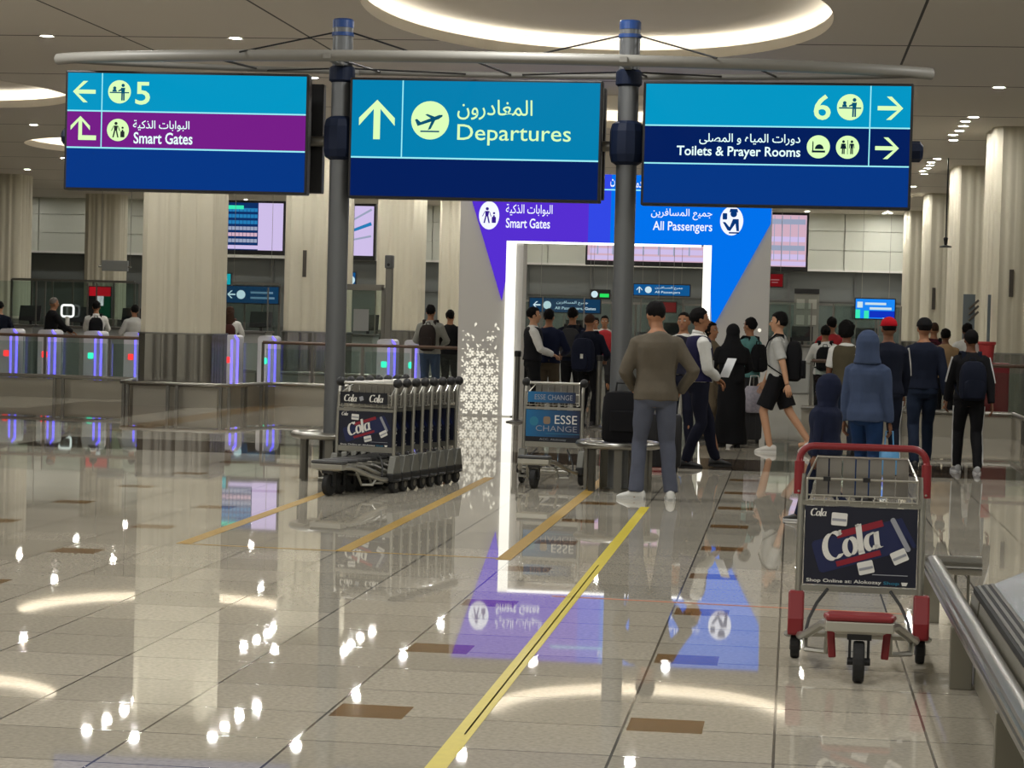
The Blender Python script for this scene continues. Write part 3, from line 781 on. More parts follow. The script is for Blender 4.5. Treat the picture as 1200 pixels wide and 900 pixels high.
low_barrier('low steel guard rail at the left, bowing round the nearest broad column', [(-17, 38.5), (-11.3, 38.0), (-11.15, 37.2), (-11.05, 36.35), (-10.85, 36.12), (-9.35, 35.98), (-9.1, 36.2), (-9.0, 37.2), (-8.8, 37.75), (-5.55, 37.4)])
low_barrier('low steel guard rail right of the portal, turning the corner towards the viewer', [(.15, 34.5), (3.3, 34.3), (3.3, 28.0)], 2.4)
low_barrier('second low steel rail further back, between the two nearest left columns', [(-12.5, 45.2), (-5.6, 44.4)], 3.0)
def balustrade(label, a, b, h=1.07, n=4):
    a, b = Vector(a), Vector(b); t = thing('glass_balustrade', label, 'balustrade', (a.x, a.y, 0)); d = b-a; L = d.length; t.rotation_euler.z = math.atan2(d.y, d.x)
    MB().tube([(0, 0, h), (L, 0, h)], .03, 10).build('handrail', HANDRAIL, t, smooth='auto')
    for k in range(n+1): MB().box((L*k/n, 0, h/2), (.045, .03, h)).build('post', STEEL_D, t)
    for k in range(n): MB().box((L*(k+.5)/n, .0, h/2-.02), (L/n-.12, .012, h-.18)).build('glass_pane', GLASS, t)
    return t
balustrade('glass balustrade with brown handrail in front of the automatic gates at the left', (-17, 39.4), (-10.9, 39.0), n=5)
balustrade('glass balustrade with brown handrail between the broad column and the portal', (-9.2, 38.6), (-5.6, 38.3), n=4)
balustrade('glass balustrade with brown handrail right of the portal', (.3, 35.6), (1.15, 35.6), n=1)
balustrade('glass balustrade with brown handrail by the red bin at the right edge', (2.75, 35.9), (5.5, 35.9), n=2)

# ------------------------------------------------------------------ big flight screens on the far side
LAV = mat('screen_lavender', (206, 190, 232), emit=1.0); SKY = mat('screen_sky', (40, 130, 190), emit=.9); DBL = mat('screen_dark_blue', (16, 50, 104), emit=.9); PALE = mat('screen_pale', (160, 170, 196), emit=.9); PNK = mat('screen_pink', (214, 178, 196), emit=.95); GRN = mat('screen_green', (60, 230, 180), emit=1.0)
SCY = 64.0
def big_screen(label, x0, y0, x1, y1, kind):
    p = aty(x0, y0, SCY); q = aty(x1, y1, SCY); W = q.x-p.x; H = p.z-q.z
    t = thing('wall_screen', label, 'screen', (p.x, SCY, q.z))
    MB().box((W/2, .1, H/2-.03), (W+.12, .2, H+.2)).build('housing', BLACK, t, bevel=.02)
    def R(name, u0, v0, u1, v1, m, l=.012): MB().prism([(u0*W, v0*H), (u1*W, v0*H), (u1*W, v1*H), (u0*W, v1*H)], -l, 0).build(name, m, t)
    if kind == 'table':
        R('display', 0, 0, 1, 1, DBL)
        for k in range(6): R('table_row', .0, .16+.13*k, .585, .235+.13*k, [PALE, PNK, PALE, SKY, SKY, SKY][k], .018)
        R('caption', .08, .86, .36, .94, GRN, .02); R('message_area', .6, 0, 1, 1, LAV, .018); R('footer', .0, .02, 1, .1, LAV, .022)
        for k in range(9): R('column_line', .05+.06*k, .16, .056+.06*k, .86, DBL, .021)
    elif kind == 'rays':
        R('display', 0, 0, 1, 1, LAV)
        for k in range(9):
            a = math.radians(12+9*k)
            pts = [(0, .1), (W*.02, .1)]; L = 3
            ex, ez = math.cos(a)*W*1.6, math.sin(a)*W*1.6
            def cl(x, z): return (min(max(x, 0), W), min(max(z, 0), H))
            m = MB(); 
            f = min((W)/max(math.cos(a), 1e-3), (H-.12)/max(math.sin(a), 1e-3)); f0 = .25
            c, s_ = math.cos(a), math.sin(a); w0, w1 = .012, .03+.02*(k % 2)
            p0 = (c*f0, .12+s_*f0); p1 = (c*f*.97, .12+s_*f*.97)
            m.prism([(p0[0]-s_*w0, p0[1]+c*w0), (p0[0]+s_*w0, p0[1]-c*w0), cl(p1[0]+s_*w1, p1[1]-c*w1), cl(p1[0]-s_*w1, p1[1]+c*w1)], -.018, -.01).build('ray', SKY if k % 2 else PALE, t)
    else:
        R('display', 0, 0, 1, 1, PNK); 
        for k in range(5): R('table_row', .02, .14+.17*k, .98, .24+.17*k, [LAV, PALE, LAV, PNK, PALE][k], .018)
        for k in range(7): R('column_line', .08+.13*k, .12, .092+.13*k, .98, PALE, .021)
        R('footer', 0, .02, 1, .1, LAV, .022)
    return t
big_screen('bright flight screen with blue rows, seen left of the left sign post', 260, 237, 331, 294, 'table')
big_screen('lavender screen with fanned blue rays, just right of the left sign post', 352, 240, 437, 300, 'rays')
big_screen('flight screen seen through the portal above the people', 690, 245, 826, 308, 'rows2')
big_screen('pinkish flight screen right of the portal under the right hanging sign', 874, 251, 944, 313, 'rows3')
# ------------------------------------------------------------------ small lit direction signs
SBLU = mat('sign_blue', (20, 96, 160), emit=.75); SNAV = mat('sign_dull_blue', (28, 74, 112), emit=.55); STEA = mat('sign_teal', (20, 160, 170), emit=.95); SBRT = mat('sign_bright_blue', (24, 130, 235), emit=1.1); STXT = mat('sign_small_text', (210, 236, 244), emit=.9)
def small_sign(label, x0, y0, x1, y1, Y, m, parts, hang=True):
    p = aty(x0, y0, Y); q = aty(x1, y1, Y); W, H = q.x-p.x, p.z-q.z; k = W/(x1-x0)
    t = thing('direction_sign', label, 'sign', (p.x, Y, q.z))
    MB().box((W/2, .06, H/2), (W+.05, .12, H+.05)).build('housing', BLACK, t)
    MB().prism([(0, 0), (W, 0), (W, H), (0, H)], -.008, 0).build('display', m, t)
    for a in parts:
        if a[0] == 'text': text('lettering', a[1], STXT, t, a[2]*W, a[3]*H, -.012, a[4]*W, a[5]*H, .01)
        elif a[0] == 'arrow': gly('arrow', [arrow_poly(a[1]*W, a[2]*H, a[3]*H, a[4])], STXT, t, -.009)
        elif a[0] == 'disc': gly('icon_disc', [circ(a[1]*W, a[2]*H, a[3]*H, 20)], STXT, t, -.009)
        elif a[0] == 'rect': MB().prism([(a[1]*W, a[2]*H), (a[3]*W, a[2]*H), (a[3]*W, a[4]*H), (a[1]*W, a[4]*H)], -.016, -.008).build('panel_block', a[5], t)
    if hang:
        for u in (.15, .85): MB().cyl((W*u, .06, H), (W*u, .06, HCEIL-q.z), .005, 6).build('hanger', STEEL, t)
    return t
small_sign('small teal sign reading C1-C50 beside the nearest broad column', 232, 320, 270, 333.5, 50, STEA, [('text', 'C1-C50', .3, .22, .6, .5)])
small_sign('blue direction sign with arrow and disc under the left flight screen', 264, 335, 326, 356, 56.6, SNAV, [('arrow', .12, .5, .5, PI), ('disc', .3, .5, .27), ('rect', .48, .26, .93, .38, mat('sign_faint_blue', (120, 160, 186), emit=.6)), ('rect', .48, .58, .9, .7, mat('sign_faint_blue', (120, 160, 186), emit=.6))])
small_sign('small blue sign with a disc, right of the left sign post', 394, 319, 416, 337, 56, SBLU, [('disc', .76, .5, .3)])
small_sign('blue sign with left arrow and two lines, behind the people in the portal', 621, 349, 703, 367, 56, SNAV, [('arrow', .1, .5, .55, PI), ('disc', .25, .5, .3), ('text', 'All Passengers, Gates', .36, .15, .58, .26), ('text', arabic('جميع المسافرين'), .38, .55, .45, .3)])
small_sign('brighter blue sign with up arrow, right of the right sign post in the portal', 743, 333, 808, 347, 58, SBLU, [('arrow', .1, .5, .6, PI/2), ('disc', .26, .5, .32), ('text', 'All Passengers', .38, .14, .45, .28), ('text', arabic('جميع المسافرين'), .38, .55, .5, .3)])
small_sign('bright blue and green information screen above the red cap', 1003, 350, 1048, 374, 52, SBRT, [('rect', .0, .0, .12, .45, GRN), ('rect', .22, .0, .34, .4, GRN), ('rect', .36, .05, 1, .4, mat('sign_royal', (16, 50, 190), emit=1.0)), ('rect', .24, .7, .78, .82, STXT), ('rect', .36, .46, .92, .58, STXT), ('rect', .04, .55, .18, .85, STXT), ('disc', .72, .12, .1), ('disc', .84, .12, .1)])
REDL = mat('sign_red', (140, 24, 30), emit=.5)
small_sign('small dark red panel low right of the portal', 899, 321, 917, 336, 56, REDL, [('rect', .22, .5, .78, .58, mat('sign_faint', (190, 130, 130), emit=.5)), ('rect', .3, .3, .7, .37, mat('sign_faint', (190, 130, 130), emit=.5))])
small_sign('small dark red panel above the heads on the right side of the portal', 768, 354, 792, 366, 54, REDL, [])
small_sign('small round white and green exit light in the portal', 692, 340, 714, 350, 57, mat('sign_black', (20, 24, 24)), [('disc', .22, .5, .42), ('rect', .5, .15, .98, .6, mat('exit_green', (40, 210, 90), emit=1.1))])
# display board in red, black and green
p = aty(105, 336, 50); q = aty(129, 372, 50); W, H = q.x-p.x, p.z-q.z
t = thing('display_board', 'red, black and green display board with a white square, behind the gates at the left', 'display', (p.x, 50, q.z))
MB().box((W/2, .05, H/2), (W+.04, .1, H+.04)).build('housing', BLACK, t)
for nm, u0, v0, u1, v1, m in (('red_band', 0, .7, 1, 1, mat('board_red', (176, 22, 34), emit=.8)), ('black_field', 0, 0, .35, .7, BLACK), ('green_field', .35, 0, 1, .7, mat('board_green', (12, 60, 40), emit=.7)), ('white_square', .36, .38, .68, .7, mat('board_white', (225, 225, 225), emit=.9))):
    MB().prism([(u0*W, v0*H), (u1*W, v0*H), (u1*W, v1*H), (u0*W, v1*H)], -.012, 0).build(nm, m, t)
MB().box((W/2, .05, -q.z/2), (.1, .08, q.z)).build('stand', STEEL_D, t)
p = aty(120, 305, 56.4); q = aty(150, 318, 56.4)
t = thing('suspended_board', 'grey rectangular panel hung on two rods in front of the far left column', 'panel', (p.x, 56.4, q.z)); W, H = q.x-p.x, p.z-q.z
MB().box((W/2, 0, H/2), (W, .12, H)).build('panel', mat('grey_panel', (118, 120, 118), rough=.5), t, bevel=.01)
for u in (-.05, 1.08): MB().cyl((W*u, 0, H*.4), (W*u, 0, HCEIL-q.z), .008, 6).build('rod', STEEL_D, t)
MB().cyl((-.1, 0, H*.4), (W*1.12, 0, H*.4), .025, 6).build('cross_rod', STEEL_D, t)
# hanging rod, mast, gantry, bin
p = aty(1110, 190, 50); q = aty(1108, 290, 50)
t = thing('hanging_rod', 'thin dark rod hanging from the ceiling before the right columns', 'rod', (q.x, 50, q.z))
MB().cyl((0, 0, .12), (0, 0, HCEIL-q.z), .016, 8).build('rod', BLACK, t); MB().lathe([(.13, 0), (.13, .03), (.03, .05), (.05, .2), (.03, .22)], 14).build('foot', BLACK, t)
p = aty(457, 301, 44.0); t = thing('camera_mast', 'grey steel mast with a camera head beside the pale column', 'mast', (p.x, 44.0, 0))
MB().box((0, 0, (p.z-.2)/2), (.14, .12, p.z-.2)).build('mast', STEEL_D, t, bevel=.01); MB().box((0, -.03, p.z-.1), (.16, .2, .26)).build('camera_head', mat('grey_plastic', (92, 94, 96), rough=.5), t, bevel=.02)
MB().cyl((0, -.13, p.z-.16), (0, -.15, p.z-.16), .03, 12).build('lens', BLACK, t)
a = aty(398, 336, 45); b = aty(450, 340, 45); t = thing('glass_door', 'glass door in a grey frame with a paper notice, right of the left sign post', 'door', (a.x, 45, 0)); W = b.x-a.x
MB().box((W/2, 0, a.z), (W, .1, .12)).build('frame_head', STEEL_D, t)
for u in (0, W): MB().box((u, 0, a.z/2), (.08, .1, a.z)).build('frame_jamb', STEEL_D, t)
MB().box((W/2, 0, a.z/2), (W-.1, .015, a.z-.1)).build('glass_pane', GLASS, t)
n0, n1 = aty(415, 362, 45), aty(432, 388, 45); MB().box(((n0.x+n1.x)/2-a.x, -.03, (n0.z+n1.z)/2), (n1.x-n0.x, .02, n0.z-n1.z)).build('notice', mat('grey_paper', (150, 152, 150), rough=.7), t)
p = aty(1143, 345, 39.5); t = thing('steel_gantry', 'grey steel frame standing in front of the right columns', 'frame', (p.x, 39.5, 0))
for x_, w_ in ((-.1, .2), (.24, .05)): MB().box((x_, 0, p.z/2), (w_, .06, p.z)).build('upright', mat('blue_grey_steel', (112, 122, 126), rough=.4, metal=.4), t)
for k in range(3): MB().tube([(-.1, -.05, p.z-.25-.1*k), (.05, -.12, p.z-.1-.1*k)], .02, 6).build('arm', STEEL_D, t)
p = aty(1163, 425, 37.5); t = thing('red_bin', 'red bin with a paler red bucket on top, beside the right handrail', 'bin', (p.x, 37.5, 0))
MB().box((.05, 0, p.z/2), (.42, .4, p.z)).build('body', mat('dark_red', (126, 16, 26), rough=.4), t, bevel=.02)
MB().lathe([(.1, p.z), (.13, p.z+.28), (.15, p.z+.3), (.15, p.z+.34), (.11, p.z+.34)], 18, (-.1, 0, 0)).build('bucket', mat('coral_red', (196, 64, 66), rough=.5), t)

# ------------------------------------------------------------------ automatic gates
GW = mat('gate_white', (198, 198, 202), rough=.35); VLED = mat('gate_led', (112, 100, 255), emit=2.2); RLED = mat('gate_red', (255, 60, 60), emit=1.6); GLED = mat('gate_green', (60, 240, 190), emit=1.6)
def smart_gate(px, led, label, Y=43.2, h=1.13, wing=True):
    q = aty(px, 400, Y); t = thing('smart_gate', label, 'gate', (q.x, Y, 0), 0, 'automatic passport gates')
    prof = [(x, z) for x, z in rrect(-.17, .02, .17, h, .07, 5)]
    MB().prism([(x, z) for x, z in prof], 0, .55).build('body', GW, t, smooth='auto')
    MB().prism([(.172, .1), (.2, .1), (.2, h-.08), (.13, h-.0), (.12, h-.03), (.172, h-.1)], -.03, .03).build('led_edge', VLED, t)
    MB().prism([(.05, .1), (.085, .1), (.085, h-.1), (.05, h-.1)], -.012, 0).build('led_line', VLED, t)
    MB().prism(rrect(-.08, .58, .03, .70, .02, 3), -.012, 0).build('indicator', RLED if led == 'r' else GLED, t)
    if wing: MB().box((.40, .3, .55), (.36, .02, .85)).build('glass_wing', GLASS, t)
    return t
for px, led, lab in ((9, 'r', 'automatic gate at the left edge, purple lit edges'), (54, 'r', 'automatic gate with red light, before the man in the black jacket'), (108, 'g', 'automatic gate with green light, before the person in the white hooded top'),
                     (155, 'r', 'automatic gate half hidden by the nearest broad column'), (268, 'r', 'automatic gate with red light just right of the broad column'), (312, 'g', 'automatic gate left of the second column'), (452, 'g', 'white automatic gate at the foot of the camera mast'), (484, 'g', 'white automatic gate left of the man with the rucksack in grey')):
    smart_gate(px, led, lab, wing=px not in (452, 484))
# control counters with monitors behind the gates
CW = mat('counter_white', (150, 152, 150), rough=.4)
def counter(px, label, num=None, Y=50.0, wd=1.0):
    q = aty(px, 400, Y); t = thing('control_counter', label, 'counter', (q.x, Y, 0))
    MB().box((0, 0, .56), (wd, .7, 1.12)).build('body', CW, t, bevel=.03); MB().box((0, -.05, 1.14), (wd+.08, .8, .04)).build('top', STEEL_D, t)
    m = MB().box((.3, 0, 1.42), (.5, .04, .36), Matrix.Rotation(-.3, 3, 'X')).build('monitor', BLACK, t); MB().box((.3, .05, 1.2), (.06, .06, .14)).build('monitor_stand', BLACK, m)
    MB().box((-.45, -.1, 1.26), (.2, .2, .2), Matrix.Rotation(.4, 3, 'Z')).build('document_reader', mat('reader_grey', (70, 74, 74), rough=.4), t)
    if num: text('lettering', num, BLACK, t, -.5, .8, -.36, None, .25)
    for x_ in (-wd/2, wd/2): MB().box((x_, -.2, 1.65), (.03, .03, 1.0)).build('glass_post', STEEL_D, t)
    MB().box((0, -.2, 1.75), (wd-.05, .012, .8)).build('glass_screen', GLASS, t)
    return t
for px, num, lab in ((80, '3', 'white control counter numbered 3 behind the left gates'), (140, None, 'white control counter with monitor left of the broad column'), (20, None, 'control counter at the left edge behind the gates'), (290, None, 'control counter behind the gates left of the second column'), (415, None, 'control counter behind the glass door'),
                     (660, None, 'control counter behind the queue inside the portal'), (775, None, 'control counter behind the staff inside the portal'), (925, None, 'control counter behind the man in black shorts'), (1000, None, 'control counter behind the red cap')):
    counter(px, lab, num, 54.0 if px > 600 else 50.0)
t = thing('ring_lamp', 'white rounded ring lamp on a stand on counter 3', 'lamp', aty(79, 372, 49.6))
MB().tube([(x, 0, z) for x, z in rrect(-.14, .02, .14, .28, .06, 5)], .025, 8, closed=True).build('ring', mat('lit_ring', (240, 244, 240), emit=1.2), t); MB().cyl((0, 0, -.3), (0, 0, .02), .05, 8).build('stand', WHITE, t)
# tall glass partitions on the control line
def partition(label, x0, x1, ytop, Y, n):
    p = aty(x0, ytop, Y); q = aty(x1, ytop, Y); W = q.x-p.x; H = p.z
    t = thing('glass_partition', label, 'partition', (p.x, Y, 0))
    for k in range(n+1): MB().box((W*k/n, 0, H/2), (.05, .05, H)).build('post', STEEL_D, t)
    MB().box((W/2, 0, H), (W, .06, .06)).build('head_rail', STEEL, t)
    MB().box((W/2, 0, .5), (W, .06, .9)).build('base_panel', mat('partition_grey', (110, 112, 108), rough=.4), t)
    for k in range(n): MB().box((W*(k+.5)/n, 0, .96+(H-.96)/2), (W/n-.06, .015, H-1.0)).build('glass_pane', GLASS, t)
partition('tall glass partition behind the gates at the left', 14, 158, 327, 57, 6)
partition('tall glass partition seen between the broad column and the second column', 247, 328, 331, 57, 4)
partition('tall glass partition seen inside the portal', 606, 830, 352, 60, 8)
partition('tall glass partition right of the portal', 900, 1056, 355, 58, 6)
t = thing('notice_board', 'grey board with pictured notices right of the portal', 'board', aty(944, 396, 57)); 
zz = t.location.z; MB().box((0, .05, -zz/2), (.08, .06, zz)).build('stand', STEEL_D, t); MB().box((0, 0, .55), (.62, .06, 1.3)).build('board', mat('board_grey', (120, 120, 112), rough=.6), t); MB().box((0, -.04, 1.17), (.62, .02, .12)).build('heading', BLACK, t)
for i_, (u, v) in enumerate(((-.15, .85), (.15, .85), (-.15, .45), (.15, .45))): MB().box((u, -.04, v), (.2, .02, .24)).build('notice', mat('notice_pale', (160, 160, 150), rough=.7), t)
# ------------------------------------------------------------------ queue posts inside the portal
def stanchion(px, ytop, Y, label):
    p = aty(px, ytop, Y); t = thing('queue_post', label, 'post', (p.x, Y, 0)); h = p.z
    MB().lathe([(.16, 0), (.16, .015), (.05, .04), (.04, .05), (.04, h-.09)], 18).build('post', STEEL_D, t, smooth='auto'); MB().lathe([(.05, h-.09), (.055, h-.02), (.045, h)], 18).build('head', BLACK, t)
stanchion(607, 411, 34.6, 'steel queue post against the left light strip of the portal'); stanchion(703, 416, 33.6, 'steel queue post just left of the right sign post')

# ------------------------------------------------------------------ floor tapes
YT = mat('yellow_tape', (196, 178, 40), rough=.45, var=.12, vscale=20); YO = mat('worn_ochre_tape', (156, 124, 46), rough=.5, var=.12, vscale=10); OR = mat('orange_tape', (190, 110, 70), rough=.5)
def tape(label, x0, y0, x1, y1, wdt, m):
    a, b = Vector((x0, y0)), Vector((x1, y1)); d = (b-a).normalized(); n = Vector((-d.y, d.x))*wdt/2
    o = MB().prismz([tuple(a-n), tuple(b-n), tuple(b+n), tuple(a+n)], .0004, .0016).build('floor_tape', m); tag(o, label, 'floor tape'); return o
tape('bright yellow floor tape running from the foreground to the man in grey', -1.222, 6.5, -1.236, 19.6, .078, YT)
tape('dark joint line scuffed along the bright yellow tape', -1.216, 8.6, -1.23, 14.8, .008, mat('scuff_dark', (70, 62, 30), rough=.6))
tape('ochre floor tape running under the single trolley by the right post', -1.878, 14.9, -1.87, 24.0, .10, YO)
tape('ochre floor tape beside the trolley row, middle of three', -3.0, 15.05, -3.0, 22.5, .10, YO)
tape('ochre floor tape farthest left, running towards the trolley row', -4.13, 15.1, -4.13, 22, .10, YO)
tape('thin ochre cross tape joining the ends of the left tapes', -4.13, 15.1, -1.9, 14.98, .03, YO)
tape('thin orange line across the floor behind the red trolley', -1.35, 13.05, .75, 12.9, .025, OR)
# ------------------------------------------------------------------ luggage trolleys
ALU = mat('trolley_aluminium', (164, 162, 154), rough=.35, metal=.85); WIRE = mat('trolley_wire', (196, 194, 186), rough=.3, metal=.85)
ADN = mat('print_navy', (14, 18, 38), rough=.45); ADB = mat('print_can_blue', (24, 33, 76), rough=.4); ADR = mat('print_red', (138, 26, 44), rough=.4); ADW = mat('print_white', (224, 222, 216), rough=.4); ADG = mat('print_grey', (150, 152, 160), rough=.4); ADT = mat('print_teal', (40, 120, 150), rough=.4); ADK = mat('print_black', (14, 16, 26), rough=.4)
def es_mat():
    m = bpy.data.materials.new('print_blue_fade'); m.use_nodes = True; nt = m.node_tree; b = nt.nodes['Principled BSDF']
    tc = N(nt, 'ShaderNodeTexCoord'); sp = N(nt, 'ShaderNodeSeparateXYZ'); nt.links.new(tc.outputs['Generated'], sp.inputs[0])
    nt.links.new(mixc(nt, sp.outputs[0], rgb(20, 104, 156), rgb(16, 26, 60)), b.inputs['Base Color']); b.inputs['Roughness'].default_value = .4; return m
ADF = es_mat()
def poly_plate(name, poly, m, parent, y, th=.0015): return MB().prism(poly, y-th, y).build(name, m, parent)
def rotp(pts, cx, cz, a): c, s = math.cos(a), math.sin(a); return [(cx+x*c-z*s, cz+x*s+z*c) for x, z in pts]
def trolley(label, red, ad, loc, rz, group):
    t = thing('luggage_trolley', label, 'trolley', loc, rz, group)
    # local frame: nose towards -y, x to the viewer's right when the nose faces the viewer
    acc = mat('trolley_red', (126, 28, 34), rough=.4) if red else mat('trolley_grey_plastic', (58, 58, 58), rough=.5)
    for s in (-1, 1):
        MB().tube([(s*.292, .0, .10), (s*.292, .0, .55), (s*.288, .02, .90)], .017, 10).build('upright', ALU, t, smooth='auto')
    if red:
        pts = [(-.305, .02, .80), (-.305, .03, .96)] + arcpts((-.235, .04, .965), .07, PI, PI/2, 5) + arcpts((.235, .04, .965), .07, PI/2, 0, 5) + [(.305, .03, .96), (.305, .02, .80)]
        MB().tube(pts, .017, 12).build('handle', acc, t, smooth='auto')
        for s in (-1, 1):
            g = MB().tube([(s*.305, .02, .80), (s*.305, .022, .96)], .024, 12).build('grip', acc, t, smooth='auto'); MB().ell((s*.305, -.006, .815), (.006, .006, .006), 8, 6).build('rivet', WIRE, g)
    else:
        MB().tube([(-.28, .05, .985), (.28, .05, .985)], .014, 10).build('handle', WIRE, t, smooth='auto')
        for s in (-1, 1):
            MB().tube([(s*.288, .02, .88), (s*.29, .05, .985)], .017, 8).build('handle_stem', ALU, t)
            MB().ell((s*.292, .05, .99), (.042, .046, .046), 12, 8).build('handle_knob', BLACK, t, smooth=True)
    # basket
    bk = MB(); r = .006
    bk.tube([(-.265, -.02, .88), (.265, -.02, .88)], r, 6); bk.tube([(-.265, -.02, .88), (-.22, .17, .975), (.22, .17, .975), (.265, -.02, .88)], r, 6)
    for z in (.80, .775): bk.tube([(-.265, -.02, z), (.265, -.02, z)], .004, 6)
    for k in range(9):
        x = -.24+.06*k; bk.tube([(x, -.022, .80), (x, -.02, .765), (x*.95, .16, .77)], .0035, 5)
    for s in (-1, 1): bk.tube([(s*.265, -.02, .88), (s*.265, -.02, .77)], r, 6)
    b = bk.build('basket', WIRE, t)
    bp = MB()
    for k in range(7): bp.box((-.195+.065*k, .165, .875), (.058, .006, .19))
    bp.build('basket_back', mat('basket_plate', (128, 124, 116), rough=.5, metal=.3), b)
    if red:
        for x in (-.17, .02): MB().box((x, -.022, .88), (.035, .014, .022)).build('clip', BLACK, b)
    # advertisement panels
    z1 = .745 if red else .725; z0 = .365 if red else .405
    MB().box((0, 0, z0-.02), (.57, .022, .028 if red else .05)).build('panel_frame', ALU, t); MB().box((0, 0, z1+.016), (.57, .022, .024)).build('panel_frame', ALU, t)
    if red: pw, ph = .27, z1-z0
    else: pw, ph = .272, z1-z0
    bd = MB().box((0, 0, (z0+z1)/2), (pw*2, .012, ph)).build('advert_panel', ADN if ad == 'cola' else ADF, t)
    y = -.0065
    if ad == 'cola':
        cz = (z0+z1)/2; k = ph/.38; an = .3
        poly_plate('print_can', rotp(rrect(-.225, -.08*k, .225, .08*k, .02, 3), .0, cz+.005, an), ADB, bd, y)
        poly_plate('print_band', rotp([(-.11, -.088*k), (.11, -.088*k), (.11, -.062*k), (-.11, -.062*k)], -.03, cz+.015, an), ADR, bd, y-.0015)
        poly_plate('print_band', rotp([(-.09, .05*k), (.14, .05*k), (.14, .082*k), (-.09, .082*k)], -.01, cz+.015, an), ADR, bd, y-.0015)
        poly_plate('print_rim', rotp(rrect(-.012, -.09*k, .012, .09*k, .01, 3), .19, cz+.065*k, an+.2), ADG, bd, y-.0015)
        poly_plate('print_rim', rotp(rrect(-.01, -.08*k, .01, .08*k, .01, 3), .222, cz+.075*k, an+.2), ADB, bd, y-.0015)
        for (u, v, a) in ((-.105, .125*k, -.05), (.03, -.105*k, .25), (.19, -.045*k, .45)):
            poly_plate('print_sachet', rotp(rrect(-.038, -.026*k, .038, .036*k, .006, 2), u, cz+v, a), ADW, bd, y-.003)
            poly_plate('print_sachet_band', rotp([(-.034, -.004), (.034, -.004), (.034, .008), (-.034, .008)], u, cz+v, a), ADG, bd, y-.0045)
        mb = MB(); script_cola(mb, -.165, cz-.085*k, .14*k, y-.0052, .16, an); mb.build('print_script', ADW, bd)
        mb = MB(); script_cola(mb, -.245, z1-.048*k, .038*k, y-.0052, .2, 0); mb.build('print_script', ADW, bd)
        text('print_line', 'Shop Online at: Alokozay', ADW, bd, -.255, z0+.006, y-.001, .36, .022*k, .01, thick=.001)
        text('print_line', 'Shop', ADT, bd, .115, z0+.006, y-.001, .075, .02*k, .01)
        poly_plate('print_rule', [(.06, z0+.055*k), (.23, z0+.055*k), (.23, z0+.059*k), (.06, z0+.059*k)], ADG, bd, y)
        poly_plate('print_cart', [(.205, z0+.008), (.225, z0+.008), (.232, z0+.024), (.2, z0+.024)], ADW, bd, y)
    else:
        text('print_line', 'ESSE', ADW, bd, .02, z0+.185, y-.001, .225, .085, .0)
        text('print_line', 'CHANGE', ADG, bd, -.17, z0+.11, y-.001, .415, .055, -.006)
        poly_plate('print_band', [(-pw, z0), (pw, z0), (pw, z0+.055), (-pw, z0+.055)], ADK, bd, y)
        text('print_line', 'ACC. Alokozay', ADG, bd, -.13, z0+.015, y-.003, .27, .026, .0)
        poly_plate('print_rule', [(-.07, z0+.085), (pw, z0+.085), (pw, z0+.09), (-.07, z0+.09)], ADT, bd, y)
        poly_plate('print_seal', circ(-.19, z0+.205, .045, 20), ADT, bd, y); poly_plate('print_crest', rotp(rrect(-.035, -.035, .035, .04, .02, 4), -.06, z0+.215, 0), mat('print_bronze', (132, 112, 92), rough=.5), bd, y)
    if not red:
        u = MB().box((-.01, -.032, .85), (.48, .012, .105)).build('advert_strip', ADK if ad == 'cola' else ADF, t)
        if ad == 'cola':
            mb = MB(); script_cola(mb, -.21, .815, .065, -.0405, .2, 0); script_cola(mb, .05, .815, .07, -.0405, .2, 0); mb.build('print_script', ADW, u)
            poly_plate('print_sachet', rotp(rrect(-.02, -.02, .02, .02, .005, 2), -.03, .845, .3), ADG, u, -.0385)
        else: text('print_line', 'ESSE CHANGE', ADG, u, -.18, .825, -.0395, .38, .05, .0)
    # base
    fb = MB()
    for s in (-1, 1):
        fb.tube([(s*.285, .02, .115), (s*.265, -.18, .13), (s*.235, -.34, .17), (s*.165, -.54, .245), (s*.14, -.66, .255)], .021, 8)
        fb.tube([(s*.25, -.25, .145), (s*.245, -.31, .09), (s*.15, -.34, .085), (s*.14, -.42, .2)], .014, 6)
    fb.tube([(-.15, -.6, .25), (-.1, -.7, .235), (.1, -.7, .235), (.15, -.6, .25)], .016, 8)
    fb.tube([(-.29, .0, .12), (.29, .0, .12)], .014, 8)
    fb.tube([(-.23, -.36, .175), (.23, -.36, .175)], .011, 6)
    fb.build('base_frame', ALU, t, smooth='auto')
    dk = MB()
    for k in range(5): dk.tube([(-.16+.08*k, .0, .15), (-.12+.06*k, -.62, .262)], .008, 6)
    dk.build('load_deck', ALU if red else BLACK, t)
    MB().prismz([(-.15, -.74), (.15, -.74), (.165, -.66), (.14, -.58), (-.14, -.58), (-.165, -.66)], .282, .312).build('nose_bumper', acc, t, bevel=.012)
    MB().prismz([(-.155, -.735), (.155, -.735), (.16, -.62), (-.16, -.62)], .235, .282).build('nose_plate', WIRE, t, bevel=.006)
    for s in (-1, 1):
        if red: MB().prismx([(-.08, .12), (.08, .11), (.08, .2), (.03, .33), (-.03, .33), (-.08, .2)], s*.30-.038, s*.30+.038).build('wheel_guard', acc, t, bevel=.01)
        else:
            MB().prismx([(-.085, .175), (.085, .175), (.045, .335), (-.03, .335)], s*.30-.034, s*.30+.034).build('guard_plate', mat('guard_grey', (112, 112, 106), rough=.45, metal=.4), t, bevel=.008)
            MB().prismx([(-.09, .10), (.09, .10), (.09, .18), (-.09, .18)], s*.30-.038, s*.30+.038).build('wheel_guard', BLACK, t, bevel=.012)
